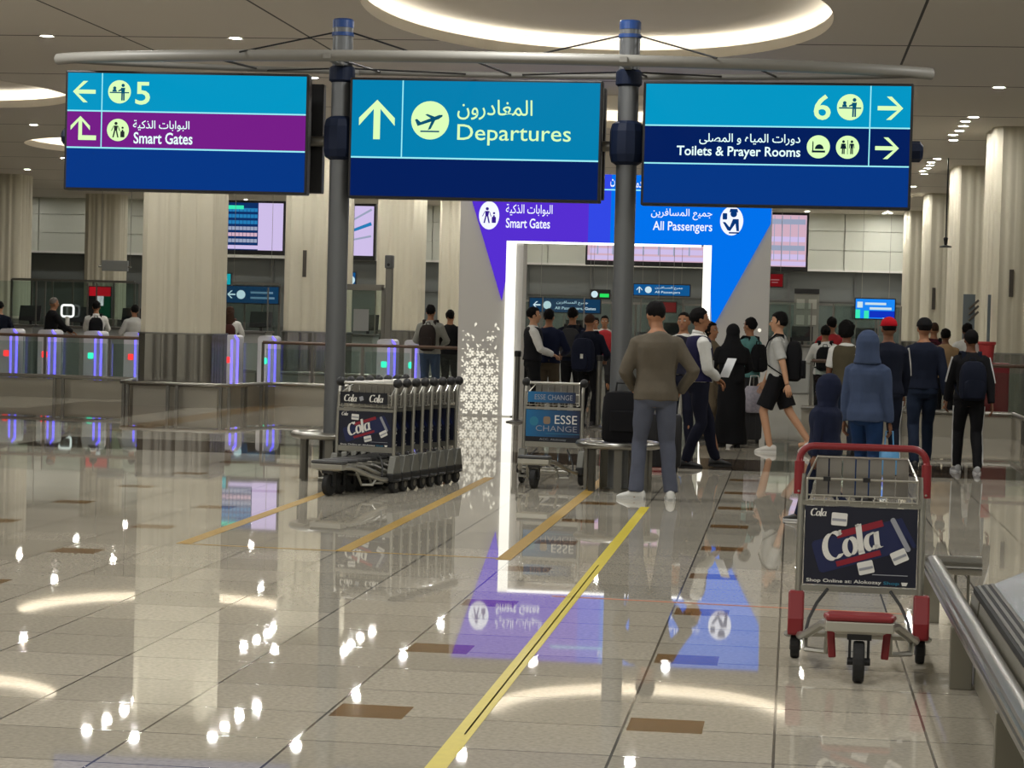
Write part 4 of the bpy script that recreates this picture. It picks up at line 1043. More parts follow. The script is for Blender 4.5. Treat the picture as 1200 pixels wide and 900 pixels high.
        MB().tube([(s*.15, -.01, .345), (s*.2, -.05, .28), (s*.235, -.1, .21), (s*.25, -.14, .15)], .008, 6).build('brake_strut', BLACK, t)
        if red: MB().box((s*.125, -.5, .15), (.035, .05, .13), Matrix.Rotation(s*.08, 3, 'Y')).build('side_block', acc, t, bevel=.006)
        w_ = MB().tube([(s*.30-.022, .0, .065), (s*.30+.022, .0, .065)], .065, 20).build('rear_wheel', RUBBER, t, bevel=.008); MB().tube([(s*.30-.026, 0, .065), (s*.30+.026, 0, .065)], .028, 12).build('hub', STEEL_D, w_)
        MB().tube([(s*.33, -.07, .12), (s*.345, .0, .115), (s*.33, .07, .12)], .012, 6).build('wheel_bow', ALU if red else BLACK, t)
    MB().box((0, -.66, .222), (.11, .1, .05)).box((-.042, -.66, .155), (.012, .05, .13)).box((.042, -.66, .155), (.012, .05, .13)).build('caster_fork', BLACK, t)
    cw = MB().tube([(-.026, -.675, .095), (.026, -.675, .095)], .095, 24).build('caster_wheel', RUBBER, t, bevel=.01); MB().tube([(-.052, -.675, .095), (.052, -.675, .095)], .018, 10).build('axle', BLACK, cw)
    return t
def trolley_rz(d): return math.atan2(d[0], -d[1])
trolley('single trolley with red handle and red bumper, nearest the viewer by the conveyor', True, 'cola', (.354, 11.03, 0), trolley_rz((-.02, -1)), None)
trolley('single grey trolley with blue ESSE CHANGE panels before the portal', False, 'esse', (-2.312, 21.95, 0), trolley_rz((-.14, -.99)), None)
d = Vector((-.206, -.979)).normalized(); rz = trolley_rz(d); m0 = Vector((-3.844, 20.21))
rz = trolley_rz((-.29, -.957)); t0 = trolley('front trolley of the nested row by the left sign post, its navy Cola panel showing', False, 'cola', (m0.x, m0.y, 0), rz, 'nested trolley row')
ordn = ['second', 'third', 'fourth', 'fifth', 'sixth', 'seventh']
for i in range(7):
    p = m0-d*.229*(i+1)
    dup(t0, (p.x, p.y, 0), rz, ('%s trolley from the front of the nested row' % ordn[i]) if i < 6 else 'hindmost trolley of the nested row, nearest the portal', 'nested trolley row')

# ------------------------------------------------------------------ baggage conveyor at the lower right
RX = .80
PANS = mat('satin_steel', (138, 134, 122), rough=.42, metal=.6)
t = thing('conveyor_guard_rail', 'low grooved steel guard rail beside the conveyor, lower right', 'rail', (RX, 9.0, 0))
ya, yb = 12.62-9, 4.2-9
def bumper(mb, a, b, along='y'):
    sec = [(-.04, -.05), (.03, -.05), (.045, -.03), (.045, .03), (.02, .05), (-.01, .05), (-.03, .04), (-.032, .022), (-.045, .018), (-.045, .002), (-.03, -.002), (-.032, -.014), (-.045, -.018), (-.045, -.034)]
    if along == 'y': mb.rings([[(x, y, .32+z) for x, z in sec] for y in (a, b)])
    else: mb.rings([[(x, ya+xx, .32+z) for xx, z in sec] for x in (a, b)])
    return mb
bumper(MB(), yb, ya).build('bumper_bar', STEEL, t, smooth='auto'); bumper(MB(), -.045, .27, 'x').build('end_bar', STEEL, t, smooth='auto')
for yy in (12.60, 10.30, 8.05, 6.0): MB().box((-.005, yy-9, .14), (.1, .06, .28)).build('leg_plate', PANS, t, bevel=.004)
for x_ in (.13, .2): MB().cyl((x_, ya, .0), (x_, ya, .3), .008, 8).build('thin_post', STEEL_D, t)
# the conveyor itself
KE = 10.62; KS = 4.0
t = thing('baggage_conveyor', 'steel baggage conveyor with black ridges, cut by the lower right edge', 'conveyor', (1.2, 8.0, 0))
def band(mb, pts, y0, y1):
    for (ax, az), (bx, bz) in zip(pts, pts[1:]): mb.quad([(ax-1.2, y0-8, az), (bx-1.2, y0-8, bz), (bx-1.2, y1-8, bz), (ax-1.2, y1-8, az)])
    return mb
SK = mat('conveyor_skirt', (146, 142, 128), rough=.35, metal=.6)
mb = MB(); n = 5; yy = [KE+.35, KE-.35, KE-.42, 8.2, 8.19, 6.3, 6.29, KS]
mb.prismz([(-.33, KS-8), (1.2, KS-8), (1.2, KE-8), (-.33, KE-8)], .0, .02); mb.build('plinth', SK, t)
for i in range(0, 8, 2):
    b0, b1 = yy[i+1], yy[i]
    o_ = MB(); o_.prism([(.852-1.2, .02), (.852-1.2, .30), (.863-1.2, .40), (1.0-1.2, .41), (1.0-1.2, .02)], b0-8, b1-8 if i else KE+.05-8).build('skirt_panel', SK, t)
for i, x_ in enumerate((.866, .896, .926)):
    MB().prism([(x_-1.2, .40), (x_-1.2, .428+.006*i), (x_+.014-1.2, .431+.006*i), (x_+.014-1.2, .40)], KS-8, KE-8).build('black_ridge', RUBBER, t)
    MB().prism([(x_+.0145-1.2, .40), (x_+.0145-1.2, .434+.006*i), (x_+.0295-1.2, .437+.006*i), (x_+.0295-1.2, .40)], KS-8, KE-8).build('steel_ridge', STEEL_D, t)
MB().prism([(.956-1.2, .40), (.956-1.2, .45), (1.7-1.2, .80), (1.75-1.2, .80), (1.75-1.2, .40)], KS-8, KE-.05-8).build('sloping_plate', mat('sloping_plate_steel', (150, 152, 158), rough=.22, metal=.85), t)
# ------------------------------------------------------------------ people
def remesh(mb, vox, smooth=2, wrinkle=0.0, wscale=9.0, seed=0):
    me = mb.mesh('tmp'); o = bpy.data.objects.new('tmp', me); COL.objects.link(o)
    r = o.modifiers.new('r', 'REMESH'); r.mode = 'VOXEL'; r.voxel_size = vox; r.use_smooth_shade = True
    if smooth: s = o.modifiers.new('s', 'SMOOTH'); s.iterations = smooth; s.factor = .5
    out = baked(o); bpy.data.objects.remove(o); bpy.data.meshes.remove(me)
    if wrinkle:
        n = len(out.vertices); co = np.empty(n*3); no = np.empty(n*3)
        out.vertices.foreach_get('co', co); out.vertices.foreach_get('normal', no); co = co.reshape(-1, 3); no = no.reshape(-1, 3)
        d = np.array([noise.noise(Vector((p[0]*wscale+seed, p[1]*wscale, p[2]*wscale*.55))) for p in co])
        co = co+no*(d*wrinkle)[:, None]; out.vertices.foreach_set('co', co.ravel()); out.update()
    out.polygons.foreach_set('use_smooth', [True]*len(out.polygons))
    return out
def ering(c, rx, ry, n=18, tilt=0.0):
    return [Vector((c[0]+rx*math.cos(2*PI*k/n), c[1]+ry*math.sin(2*PI*k/n), c[2]+tilt*math.sin(2*PI*k/n))) for k in range(n)]
def limb(mb, pts, rad, n=12, sub=3):
    P = []; R = []
    for (a, b), (ra, rb) in zip(zip(pts, pts[1:]), zip(rad, rad[1:])):
        for k in range(sub): P.append(Vector(a).lerp(Vector(b), k/sub)); R.append(ra+(rb-ra)*k/sub)
    P.append(Vector(pts[-1])); R.append(rad[-1])
    mb.tube(P, R, n)
def ik(a, b, l1, l2, bend):
    a, b = Vector(a), Vector(b); d = b-a; L = min(d.length, (l1+l2)*.998); u = d.normalized(); b = a+u*L
    x = (l1*l1-l2*l2+L*L)/(2*L); h = math.sqrt(max(l1*l1-x*x, 0)); v = Vector(bend); v = v-u*v.dot(u)
    v = v.normalized() if v.length > 1e-4 else Vector((0, 1, 0))
    return a+u*x+v*h, b
SKIN = {'a': (186, 142, 112), 'b': (150, 106, 78), 'c': (112, 76, 56), 'd': (200, 160, 134)}
def skin(k): return mat('skin_'+k, SKIN[k], rough=.55, spec=.3)
EYEW = mat('eye_white', (215, 212, 206), rough=.3); EYEB = mat('eye_dark', (28, 20, 16), rough=.3); LIP = mat('lips', (142, 88, 76), rough=.5)
HAIR = mat('hair_black', (14, 12, 12), rough=.8, spec=.15, bump=.5, bscale=180); HAIRB = mat('hair_brown', (58, 40, 30), rough=.8, spec=.15, bump=.5, bscale=180); HAIRG = mat('hair_greying', (96, 90, 84), rough=.6, bump=.5, bscale=180)
TORSO = [(.82, .10, .085, .0), (.88, .165, .115, -.005), (.95, .168, .118, -.005), (1.05, .146, .102, .0), (1.15, .145, .102, .004), (1.27, .165, .112, .004), (1.34, .176, .110, -.002), (1.39, .168, .102, -.004), (1.43, .140, .088, -.006), (1.465, .095, .072, -.008), (1.50, .060, .060, -.004)]
ARMS = {'down': ((-.25, .03, .80), (.25, .03, .80)), 'bent': ((-.15, .28, 1.06), (.15, .28, 1.06)), 'phone': ((-.10, .27, 1.22), (.12, .27, 1.18)), 'swing': ((-.25, .2, .84), (.25, -.16, .84)), 'swing2': ((-.25, -.16, .84), (.25, .2, .84)),
        'rbent': ((-.25, .03, .80), (.13, .24, 1.1)), 'strap': ((-.14, .17, 1.26), (.14, .17, 1.26)), 'front': ((-.04, .2, .98), (.06, .21, 1.0)), 'hip': ((-.21, .1, .93), (.2, .08, .94)), 'reach': ((-.2, .45, 1.05), (.2, .42, 1.05))}
LEGS = {'trail': ((-.08, .06), (.08, -.40)), 'walk': ((-.09, .27), (.09, -.14)), 'stand': ((-.11, .0), (.11, .0)), 'wide': ((-.15, .02), (.15, -.03)), 'strideL': ((-.09, .30), (.09, -.30)), 'strideR': ((-.09, -.30), (.09, .30)), 'stepL': ((-.10, .16), (.10, -.14)), 'stepR': ((-.10, -.14), (.10, .16))}
PEOPLE = {}
def person(key, label, foot, h, rz, top, bottom, legs='stand', arms='down', sk='b', hair='short', haircol=None, shoes=(20, 20, 22), sole=None, lean=0.0, yaw=0.0, pitch=0.0, sleeve='long',
           bot='trousers', collar=None, vest=None, cap=None, hood=False, hem=.90, bulk=0.0, detail=1, hips=1.0, stripe=None, headscale=1.0, cut=None, apron=None, flare=0.0, toes=(.12, -.12), seed=None, lift=(0, 0)):
    seed = len(PEOPLE)*3.7 if seed is None else seed
    x, y = foot[0], foot[1]; sc = h/1.75; zf = foot[2] if len(foot) > 2 else 0.0
    t = thing('person', label, 'person', (x, y, zf), rz, None, sc)
    vox = .0115 if detail >= 1 else .016
    (lx, ly), (rx_, ry_) = LEGS[legs]
    sp = abs(ly-ry_)/2; HZ = .925-.42*sp*sp
    dz = HZ-.925
    Rl = Matrix.Rotation(-lean, 4, 'X'); piv = Vector((0, 0, .95+dz))
    def TL(p): p = Vector(p)+Vector((0, 0, dz)); return piv+(Rl @ (p-piv)) if p.z > piv.z else p
    hb = Vector((0, -.004, 1.50))
    Mh = Matrix.Rotation(yaw, 4, 'Z') @ Matrix.Rotation(-pitch, 4, 'X')
    def TH(p):
        p = Vector(p)-hb; p = p*headscale; return TL(hb+(Mh @ p))
    # joints
    A = ARMS[arms] if isinstance(arms, str) else arms
    sh = [TL((-.176, -.006, 1.385)), TL((.176, -.006, 1.385))]
    hand = [Vector(A[0])+Vector((0, 0, dz)), Vector(A[1])+Vector((0, 0, dz))]
    el = []; wr = []
    for i, s in enumerate((-1, 1)):
        e, w_ = ik(sh[i], hand[i], .285, .255, (s*.7, -.6, -.25)); el.append(e); wr.append(w_)
    hip = [Vector((-.09, 0, HZ)), Vector((.09, 0, HZ))]
    kn = []; an = []
    for i, (ax, ay) in enumerate(((lx, ly), (rx_, ry_))):
        back = ay < -.2; q = Vector((ax, ay, .09+(.07 if back else 0)+lift[i])); k_, q = ik(hip[i], q, .42, .43, (0, 1, .05)); kn.append(k_); an.append(q)
    # -- body: one continuous skin
    b = MB()
    def torso(mb, g, z0, z1, gx=1.0):
        rr = []
        for z, a, d, o in TORSO:
            if z < z0-1e-6 or z > z1+1e-6: continue
            a2 = a*(hips if z < 1.0 else 1.0)*(1+bulk*.5)+g; d2 = d*(1+bulk)+g
            rr.append([TL(p) for p in ering((0, o, z), a2, d2, 20)])
        mb.rings(rr)
    torso(b, 0, .82, 1.50)
    limb(b, [TL((0, -.006, 1.45)), TH((0, .0, 1.54)), TH((0, .012, 1.60))], [.062, .055, .055])
    fine = MB()
    for i, s in enumerate((-1, 1)):
        limb(b, [TL((s*.10, -.006, 1.405)), sh[i], el[i], wr[i]], [.050, .056, .042, .027])
        limb(b, [hip[i]+Vector((0, 0, .03)), kn[i], an[i], an[i]+Vector((0, 0, -.05))], [.088, .056, .040, .040])
        limb(b, [an[i]+Vector((0, -.03, -.045)), an[i]+Vector((0, .12, -.065))], [.036, .03])
        # hand: palm, four unequal fingers curled, thumb from the side of the palm
        f = (wr[i]-el[i]).normalized(); up = Vector((0, 0, 1)); side = Vector((s, 0, 0)); side = (side-f*side.dot(f)).normalized(); pn = f.cross(side).normalized()
        # palm faces the body or downwards
        if abs(f.z) > .6: wd = Vector((0, 1, 0)); wd = (wd-f*wd.dot(f)).normalized(); nrm = Vector((-s, 0, 0)); nrm = (nrm-f*nrm.dot(f)-wd*nrm.dot(wd)).normalized(); th = wd
        else: wd = Vector((s, 0, 0)); wd = (wd-f*wd.dot(f)).normalized(); nrm = Vector((0, 0, -1)); nrm = (nrm-f*nrm.dot(f)).normalized(); th = -wd
        rot = Matrix((wd, f, nrm)).transposed()
        fine.ell(wr[i]+f*.048, (.040, .056, .017), 12, 8, rot)
        for q, (o_, L) in enumerate(((.030, .068), (.010, .078), (-.010, .073), (-.029, .058))):
            p0 = wr[i]+f*.085+(th*o_); p1 = p0+f*L*.42+nrm*.006; p2 = p1+f*L*.32+nrm*.020; p3 = p2+f*L*.18+nrm*.022
            fine.tube([p0-f*.02, p0, p1, p2, p3], [.009, .0092, .0086, .008, .0055], 7)
        p0 = wr[i]+f*.03+th*.03; p1 = p0+f*.026+th*.022+nrm*.01; p2 = p1+f*.026+th*.008+nrm*.012
        fine.tube([wr[i]+f*.02+th*.012, p0, p1, p2], [.011, .0115, .010, .007], 7)
    b.ell(TH((0, -.004, 1.652)), [q*headscale for q in (.076, .096, .104)], 18, 14, (Rl @ Mh).to_3x3())
    b.ell(TH((0, .022, 1.595)), [q*headscale for q in (.060, .072, .082)], 16, 12, (Rl @ Mh).to_3x3())
    b.ell(TH((0, .062, 1.545)), [q*headscale for q in (.030, .028, .026)], 12, 8, (Rl @ Mh).to_3x3())
    for s in (-1, 1): b.ell(TH((s*.077, -.006, 1.625)), [q*headscale for q in (.012, .022, .034)], 10, 8, (Rl @ Mh).to_3x3())
    b.tube([TH((0, .088, 1.655)), TH((0, .102, 1.63)), TH((0, .112, 1.608)), TH((0, .095, 1.598))], [.008*headscale, .011*headscale, .016*headscale, .012*headscale], 8)
    me = remesh(b, vox, 2)
    # eyes, lips, fingers join the same mesh
    bmx = bmesh.new(); bmx.from_mesh(me)
    fm = fine.mesh('tmpf'); bmx.from_mesh(fm); bpy.data.meshes.remove(fm)
    R3 = (Rl @ Mh).to_3x3()
    for s in (-1, 1):
        for mi, c, r in ((1, (s*.032, .084, 1.648), (.014, .008, .0085)), (2, (s*.032, .0905, 1.648), (.006, .004, .0065)), (2, (s*.033, .088, 1.669), (.020, .008, .0045))):
            m2 = MB(); m2.mi = mi; m2.ell(TH(c), [q*headscale for q in r], 10, 6, R3); mm = m2.mesh('tmpe'); bmx.from_mesh(mm); bpy.data.meshes.remove(mm)
    m2 = MB(); m2.mi = 3; m2.ell(TH((0, .0925, 1.574)), [q*headscale for q in (.024, .007, .0075)], 12, 6, R3); mm = m2.mesh('tmpe'); bmx.from_mesh(mm); bpy.data.meshes.remove(mm)
    me = bpy.data.meshes.new('body'); bmx.to_mesh(me); bmx.free()
    me.polygons.foreach_set('use_smooth', [True]*len(me.polygons))
    link('body', me, [skin(sk), EYEW, EYEB, LIP], t)
    # -- trousers / shorts / robe
    g = .017
    tb = MB()
    if bot in ('trousers', 'shorts', 'loose'):
        rr = []
        for z, a, d, o in TORSO[:4] + [(1.06, .148, .104, 0)]:
            z2 = min(z, 1.04); rr.append([TL(p) for p in ering((0, o, z2), a*hips*(1+bulk*.5)+.012, d*(1+bulk)+.012, 20)])
        tb.rings(rr[:4])
        for i in range(2):
            if bot == 'shorts':
                end = kn[i]+(hip[i]-kn[i])*.12; limb(tb, [hip[i]+Vector((0, 0, .04)), hip[i].lerp(kn[i], .45), end], [.105, .108, .108])
            else:
                lo = an[i]+Vector((0, -.01, -.02)); w1 = .02 if bot == 'loose' else 0
                limb(tb, [hip[i]+Vector((0, 0, .03)), hip[i].lerp(kn[i], .5)+Vector((0, -.012, 0)), kn[i], kn[i].lerp(lo, .45)+Vector((0, -.018, 0)), lo], [.103, .088+w1, .070+w1, .064+w1, .056+w1+flare], 14)
        link('shorts' if bot == 'shorts' else 'trousers', remesh(tb, vox, 2, .010, 11, seed), cloth(bottom[0], bottom[1]), t)
    elif bot == 'robe':
        fy = max(abs(ly), abs(ry_))
        tb.rings([ering((0, 0, z+dz*(z > .5)), a, d, 24) for z, a, d in ((.05, .25, .2+fy*.7), (.3, .225, .18+fy*.5), (.6, .205, .16+fy*.2), (.9, .195, .15), (1.1, .18, .135), (1.25, .185, .132), (1.38, .195, .125))])
        link('robe', remesh(tb, vox, 3, .016, 8, seed), cloth(bottom[0], bottom[1]), t)
    # -- shoes
    sb = mat('shoe_%d_%d_%d' % tuple(shoes), shoes, rough=.5)
    for i in range(2):
        a = an[i]; m = MB(); back = (ly, ry_)[i] < -.2; ptch = -.5 if back else 0.0
        rot = Matrix.Rotation(toes[i], 3, 'Z') @ Matrix.Rotation(ptch, 3, 'X')
        def S(yy, hw, zt): return [a+rot @ Vector((hw*math.cos(q), yy, -.088+max(0, (zt)*(.5+.5*math.sin(q)))-.0)) for q in [2*PI*k/16 for k in range(16)]]
        m.rings([S(-.085, .022, .07), S(-.07, .036, .09), S(-.02, .040, .105), S(.04, .043, .085), S(.1, .047, .06), (S(.15, .043, .045)), S(.178, .022, .03)])
        o = link('shoe', m.mesh('shoe'), sb, t, 'auto'); 
        ms = MB(); ms.rings([[a+rot @ Vector((px*1.06, py, zz)) for px, py in ((-.03, -.085), (.03, -.085), (.042, -.03), (.046, .06), (.048, .11), (.034, .165), (0, .186), (-.034, .165), (-.048, .11), (-.046, .06), (-.042, -.03))] for zz in (-.09, -.068)])
        link('sole', ms.mesh('sole'), mat('sole_%s' % str(sole or (30, 30, 32)), sole or (30, 30, 32), rough=.6), o)
    # -- top
    tp = MB(); loose = .022
    rr = []
    for z, a, d, o in [(hem, .17, .118, -.004)] + [q for q in TORSO if q[0] > hem+.04 and q[0] < 1.48]:
        gg = loose if z < 1.4 else .014
        rr.append([TL(p) for p in ering((0, o, z), a*(hips if z < 1.0 else 1)*(1+bulk*.5)+gg, d*(1+bulk)+gg, 22)])
    rr.append([TL(p) for p in ering((0, -.006, 1.49), .066, .064, 22)])
    tp.rings(rr)
    for i, s in enumerate((-1, 1)):
        if sleeve == 'none': continue
        pts = [TL((s*.09, -.006, 1.405)), sh[i]+Vector((0, 0, -.005))]
        rad = [.055, .070]
        if sleeve == 'short': pts += [sh[i].lerp(el[i], .78)]; rad += [.066]
        elif sleeve == 'roll': pts += [el[i], el[i].lerp(wr[i], .35)]; rad += [.058, .052]
        else: pts += [el[i], el[i].lerp(wr[i], .55), wr[i]+(el[i]-wr[i])*.02]; rad += [.059, .052, .042]
        limb(tp, pts, rad, 14, 4)
    topm = remesh(tp, vox, 2, .012, 9, seed+1)
    tops = link({'jacket': 'jacket'}.get(top[2] if len(top) > 2 else 'shirt', top[2] if len(top) > 2 else 'shirt'), topm, cloth(top[0], top[1]), t)
    if vest:
        v = MB(); rr = []
        for z, a, d, o in [(hem+.0, .172, .12, -.004)] + [q for q in TORSO if q[0] > hem+.04 and q[0] < 1.44]:
            k_ = .92 if z > 1.3 else 1.0
            rr.append([TL(p) for p in ering((0, o, z), (a*(1+bulk*.5)+.034)*k_, d*(1+bulk)+.034, 22)])
        rr.append([TL(p) for p in ering((0, -.01, 1.462), .112, .082, 22)])
        v.rings(rr); link('vest', remesh(v, vox, 2, .006, 9, seed+2), cloth(vest[0], vest[1]), t)
    if collar:
        m = MB(); m.rings([[TL(p) for p in ering((0, -.004, 1.468), .084, .080, 20, -.012)], [TL(p) for p in ering((0, -.004, 1.506), .070, .070, 20, -.016)], [TL(p) for p in ering((0, -.004, 1.506), .062, .062, 20, -.016)], [TL(p) for p in ering((0, -.004, 1.468), .070, .068, 20, -.012)]], cap=False, close=True)
        m.build('collar', cloth(collar[0], collar[1]), tops, smooth=True)
    if stripe:
        for i, s in enumerate((-1, 1)):
            off = Vector((s*.078, 0, 0)); pp = [sh[i]+Vector((s*.05, -.02, .04)), sh[i].lerp(el[i], .5)+Vector((s*.062, -.025, 0)), el[i]+Vector((s*.058, -.02, 0))]
            MB().tube(pp, .012, 6).build('sleeve_stripe', cloth('stripe_white', (196, 196, 196)), tops)
            if bot == 'trousers': MB().tube([hip[i]+Vector((s*.10, 0, -.1)), kn[i]+Vector((s*.073, 0, 0)), kn[i].lerp(an[i], .5)+Vector((s*.068, -.015, 0)), an[i]+Vector((s*.06, -.01, .03))], .009, 6).build('trouser_stripe', cloth('stripe_white', (196, 196, 196)), t)
    # -- head cover
    hm = haircol or HAIR
    def shell(name, c, r, m, front=.02, cutz=1.675, shrink=.80, low=None, ns=.010):
        mb = MB(); mb.ell(c, r, 26, 20); me_ = mb.mesh(name)
        for v in me_.vertices:
            p = v.co; d = noise.noise(p*40+Vector((seed, 0, 0)))*ns+noise.noise(p*14+Vector((seed, 3, 0)))*ns
            n_ = Vector(((p.x-c[0])/r[0]**2, (p.y-c[1])/r[1]**2, (p.z-c[2])/r[2]**2)).normalized(); p = p+n_*d
            lim = cutz+(p.y-front)*.25
            if p.y > front and p.z < lim: p = Vector(c)+(p-Vector(c))*shrink
            if low is not None and p.z < low: p = Vector((p.x*.86, p.y*.9, low+(p.z-low)*.25))
            v.co = TH(p)
        return link(name, me_, m, t, True)
    if hair == 'short': shell('hair', (0, -.012, 1.668), (.086, .106, .100), hm, .035, 1.70, .80, 1.585)
    elif hair == 'crop': shell('hair', (0, -.010, 1.664), (.081, .101, .097), hm, .03, 1.70, .80, 1.61, .003)
    elif hair == 'bun':
        o = shell('hair', (0, -.012, 1.664), (.087, .107, .104), hm, .03, 1.70, .80, 1.59); m = MB(); m.ell(TH((0, -.115, 1.67)), (.045, .04, .045), 14, 10); m.build('bun', hm, o, smooth=True)
    elif hair in ('long', 'bob'):
        o = shell('hair', (0, -.014, 1.66), (.094, .112, .108), hm, .035, 1.71, .78); m = MB(); L = 1.33 if hair == 'long' else 1.46
        m.rings([[TH(p) if p.z > 1.5 else TL(Vector(p)) for p in ering((0, yc, z), a, d, 18)] for z, a, d, yc in ((1.68, .088, .07, -.05), (1.58, .098, .062, -.06), (1.48, .108, .05, -.075), (L, .09, .035, -.105), (L-.05, .05, .02, -.105))]); m.build('hair_length', hm, o, smooth=True)
    elif hair == 'curly': shell('hair', (0, -.014, 1.672), (.108, .122, .122), hm, .04, 1.70, .66, 1.56, .02)
    elif hair == 'veil':
        o = shell('headscarf', (0, -.006, 1.655), (.098, .118, .118), hm, .05, 1.70, .74, None, .004)
        m = MB(); m.rings([[TL(p) for p in ering((0, yc, z), a, d, 22)] for z, a, d, yc in ((1.66, .095, .09, -.02), (1.57, .105, .10, -.01), (1.49, .13, .11, -.008), (1.40, .205, .135, -.01), (1.28, .22, .15, -.01), (1.2, .215, .15, -.01))]); link('headscarf_drape', remesh(m, vox, 2, .012, 8, seed), hm, t)
    if cap:
        o = shell('cap', (0, -.006, 1.675), (.093, .110, .098), cloth(cap[0], cap[1]), .09, 1.60, .9, 1.665, .002)
        m = MB(); m.rings([[TH(p) for p in [(-.078, .06, 1.685), (0, .10, 1.70), (.078, .06, 1.685)] ] + [TH(p) for p in [(.07, .14, 1.672), (0, .185, 1.668), (-.07, .14, 1.672)]], [TH(p) for p in [(-.078, .06, 1.677), (0, .10, 1.692), (.078, .06, 1.677)]] + [TH(p) for p in [(.07, .14, 1.664), (0, .185, 1.66), (-.07, .14, 1.664)]]]); m.build('cap_peak', cloth(cap[0], cap[1]), o)
    if hood:
        m = MB(); m.rings([[TH(p) if p.z > 1.52 else TL(p) for p in ering((0, yc, z), a, d, 22)] for z, a, d, yc in ((1.45, .155, .12, -.02), (1.52, .13, .125, -.02), (1.60, .118, .13, -.02), (1.68, .118, .135, -.025), (1.74, .10, .115, -.025), (1.785, .06, .07, -.03), (1.80, .015, .02, -.03))])
        link('hood', remesh(m, vox, 2, .008, 9, seed), cloth(top[0] if hood is True else hood[0], top[1] if hood is True else hood[1]), tops)
    PEOPLE[key] = dict(t=t, sc=sc, TL=TL, wr=wr, el=el, sh=sh, bulk=bulk)
    return t
def rucksack(key, label, col, w_=.30, h_=.44, d_=.17, z=1.18, straps=True, patch=None):
    P = PEOPLE[key]; pt_ = P['t']; sc = P['sc']
    t = thing('rucksack', label, 'rucksack', pt_.location, pt_.rotation_euler.z, None, sc); TL = P['TL']
    back = -.108-P['bulk']*.12
    def Y(p): return TL(p)
    m = MB(); m.rings([[Y((x, back-d_/2+yy*d_/2*f, zz)) for x, yy in [(w_/2*f*math.copysign(abs(math.cos(q))**.6, math.cos(q)), math.copysign(abs(math.sin(q))**.6, math.sin(q))) for q in [2*PI*k/24 for k in range(24)]]] for zz, f in ((z-h_/2, .55), (z-h_/2+.03, .93), (z-h_*.2, 1.03), (z+h_*.2, 1.0), (z+h_/2-.06, .86), (z+h_/2-.01, .6), (z+h_/2, .3))])
    cm = cloth(col[0], col[1]); m.build('pack_body', cm, t, smooth='auto')
    m = MB(); m.rings([[Y((x*.8, back-d_-.02+yy*.03, zz)) for x, yy in [(w_/2*f*math.copysign(abs(math.cos(q))**.6, math.cos(q)), math.copysign(abs(math.sin(q))**.6, math.sin(q))) for q in [2*PI*k/20 for k in range(20)]]] for zz, f in ((z-h_*.42, .7), (z-h_*.36, .95), (z-h_*.05, .95), (z+h_*.02, .7))]); m.build('front_pocket', cm, t, smooth='auto')
    m = MB(); m.tube([Y((-.04, back-.05, z+h_/2-.02)), Y((-.03, back-.05, z+h_/2+.04)), Y((.03, back-.05, z+h_/2+.04)), Y((.04, back-.05, z+h_/2-.02))], .008, 6).build('grab_handle', cm, t)
    if patch: MB().box(Y((.05, back-d_-.055, z-.02)), (.045, .008, .07)).build('tag', cloth('patch_pale', (196, 196, 190)), t)
    if straps:
        for s in (-1, 1):
            pp = [Y(p) for p in ((s*.085, back+.01, z+h_/2-.06), (s*.10, -.08, 1.475), (s*.115, .01, 1.488), (s*.125, .105, 1.40), (s*.135, .15, 1.27), (s*.155, .10, 1.10), (s*.15, -.03, 1.02), (s*.13, back, z-h_/2+.06))]
            rr = []
            for i, p in enumerate(pp):
                rr.append([p+Vector((dx, dy*.3, dy)) for dx, dy in ((-.025, -.008), (.025, -.008), (.025, .012), (-.025, .012))])
            MB().rings(rr).build('shoulder_strap', cm, t)
    return t
def F(px, py): v = atz(px, py); return (v.x, v.y)
def FY(px, Y): v = aty(px, 400, Y); return (v.x, Y)
BLK = ('black', (20, 20, 23)); NVY = ('navy', (24, 30, 52)); DNV = ('dark_navy', (20, 25, 40)); JEAN = ('denim', (82, 86, 100)); DJN = ('dark_denim', (30, 40, 58)); WHT = ('white', (206, 206, 202)); KHK = ('khaki', (104, 92, 74)); GRYS = ('grey_brown', (92, 85, 74)); LGR = ('light_grey', (176, 176, 172)); TEA = ('teal', (92, 140, 138)); RED = ('red', (170, 48, 54)); TAN = ('tan', (150, 124, 92)); MAR = ('maroon', (72, 30, 40)); OLV = ('olive', (74, 68, 52)); HBL = ('hood_blue', (60, 72, 98)); DBL_ = ('tunic_blue', (22, 46, 82)); CHR = ('charcoal', (48, 48, 50))
W180 = PI
person('grey', 'man in grey-brown sweater, jeans and white trainers, back turned, by the right sign post', F(765, 586), 1.80, .22, GRYS+('sweater',), JEAN, 'wide', ((-.16, .20, .98), (.235, .10, .96)), 'b', 'short', shoes=(206, 206, 202), sole=(190, 190, 186), pitch=.35, hem=.88, bulk=.12, lean=.03, flare=.012, toes=(1.0, -.15), yaw=.25)
person('staff', 'man in navy waistcoat and white shirt, striding towards the right, side on', F(815, 548), 1.79, -PI/2+.35, WHT+('shirt',), ('staff_navy', (19, 21, 36)), 'walk', 'front', 'b', 'short', vest=('vest_navy', (28, 27, 58)), collar=WHT, hem=.96)
person('staff2', 'man facing the viewer in dark waistcoat, half hidden by the man in navy waistcoat', F(797, 527), 1.74, PI-.2, WHT+('shirt',), ('staff_navy', (19, 21, 36)), 'stand', 'down', 'b', 'crop', vest=('vest_dark', (32, 32, 44)), hem=.96)
person('khaki', 'dark haired person in khaki coat and trousers, between the navy waistcoat and the black robe', F(830, 516), 1.62, -PI/2-.5, KHK+('coat',), KHK, 'stand', 'down', 'b', 'bob', hem=.62, bot='loose')
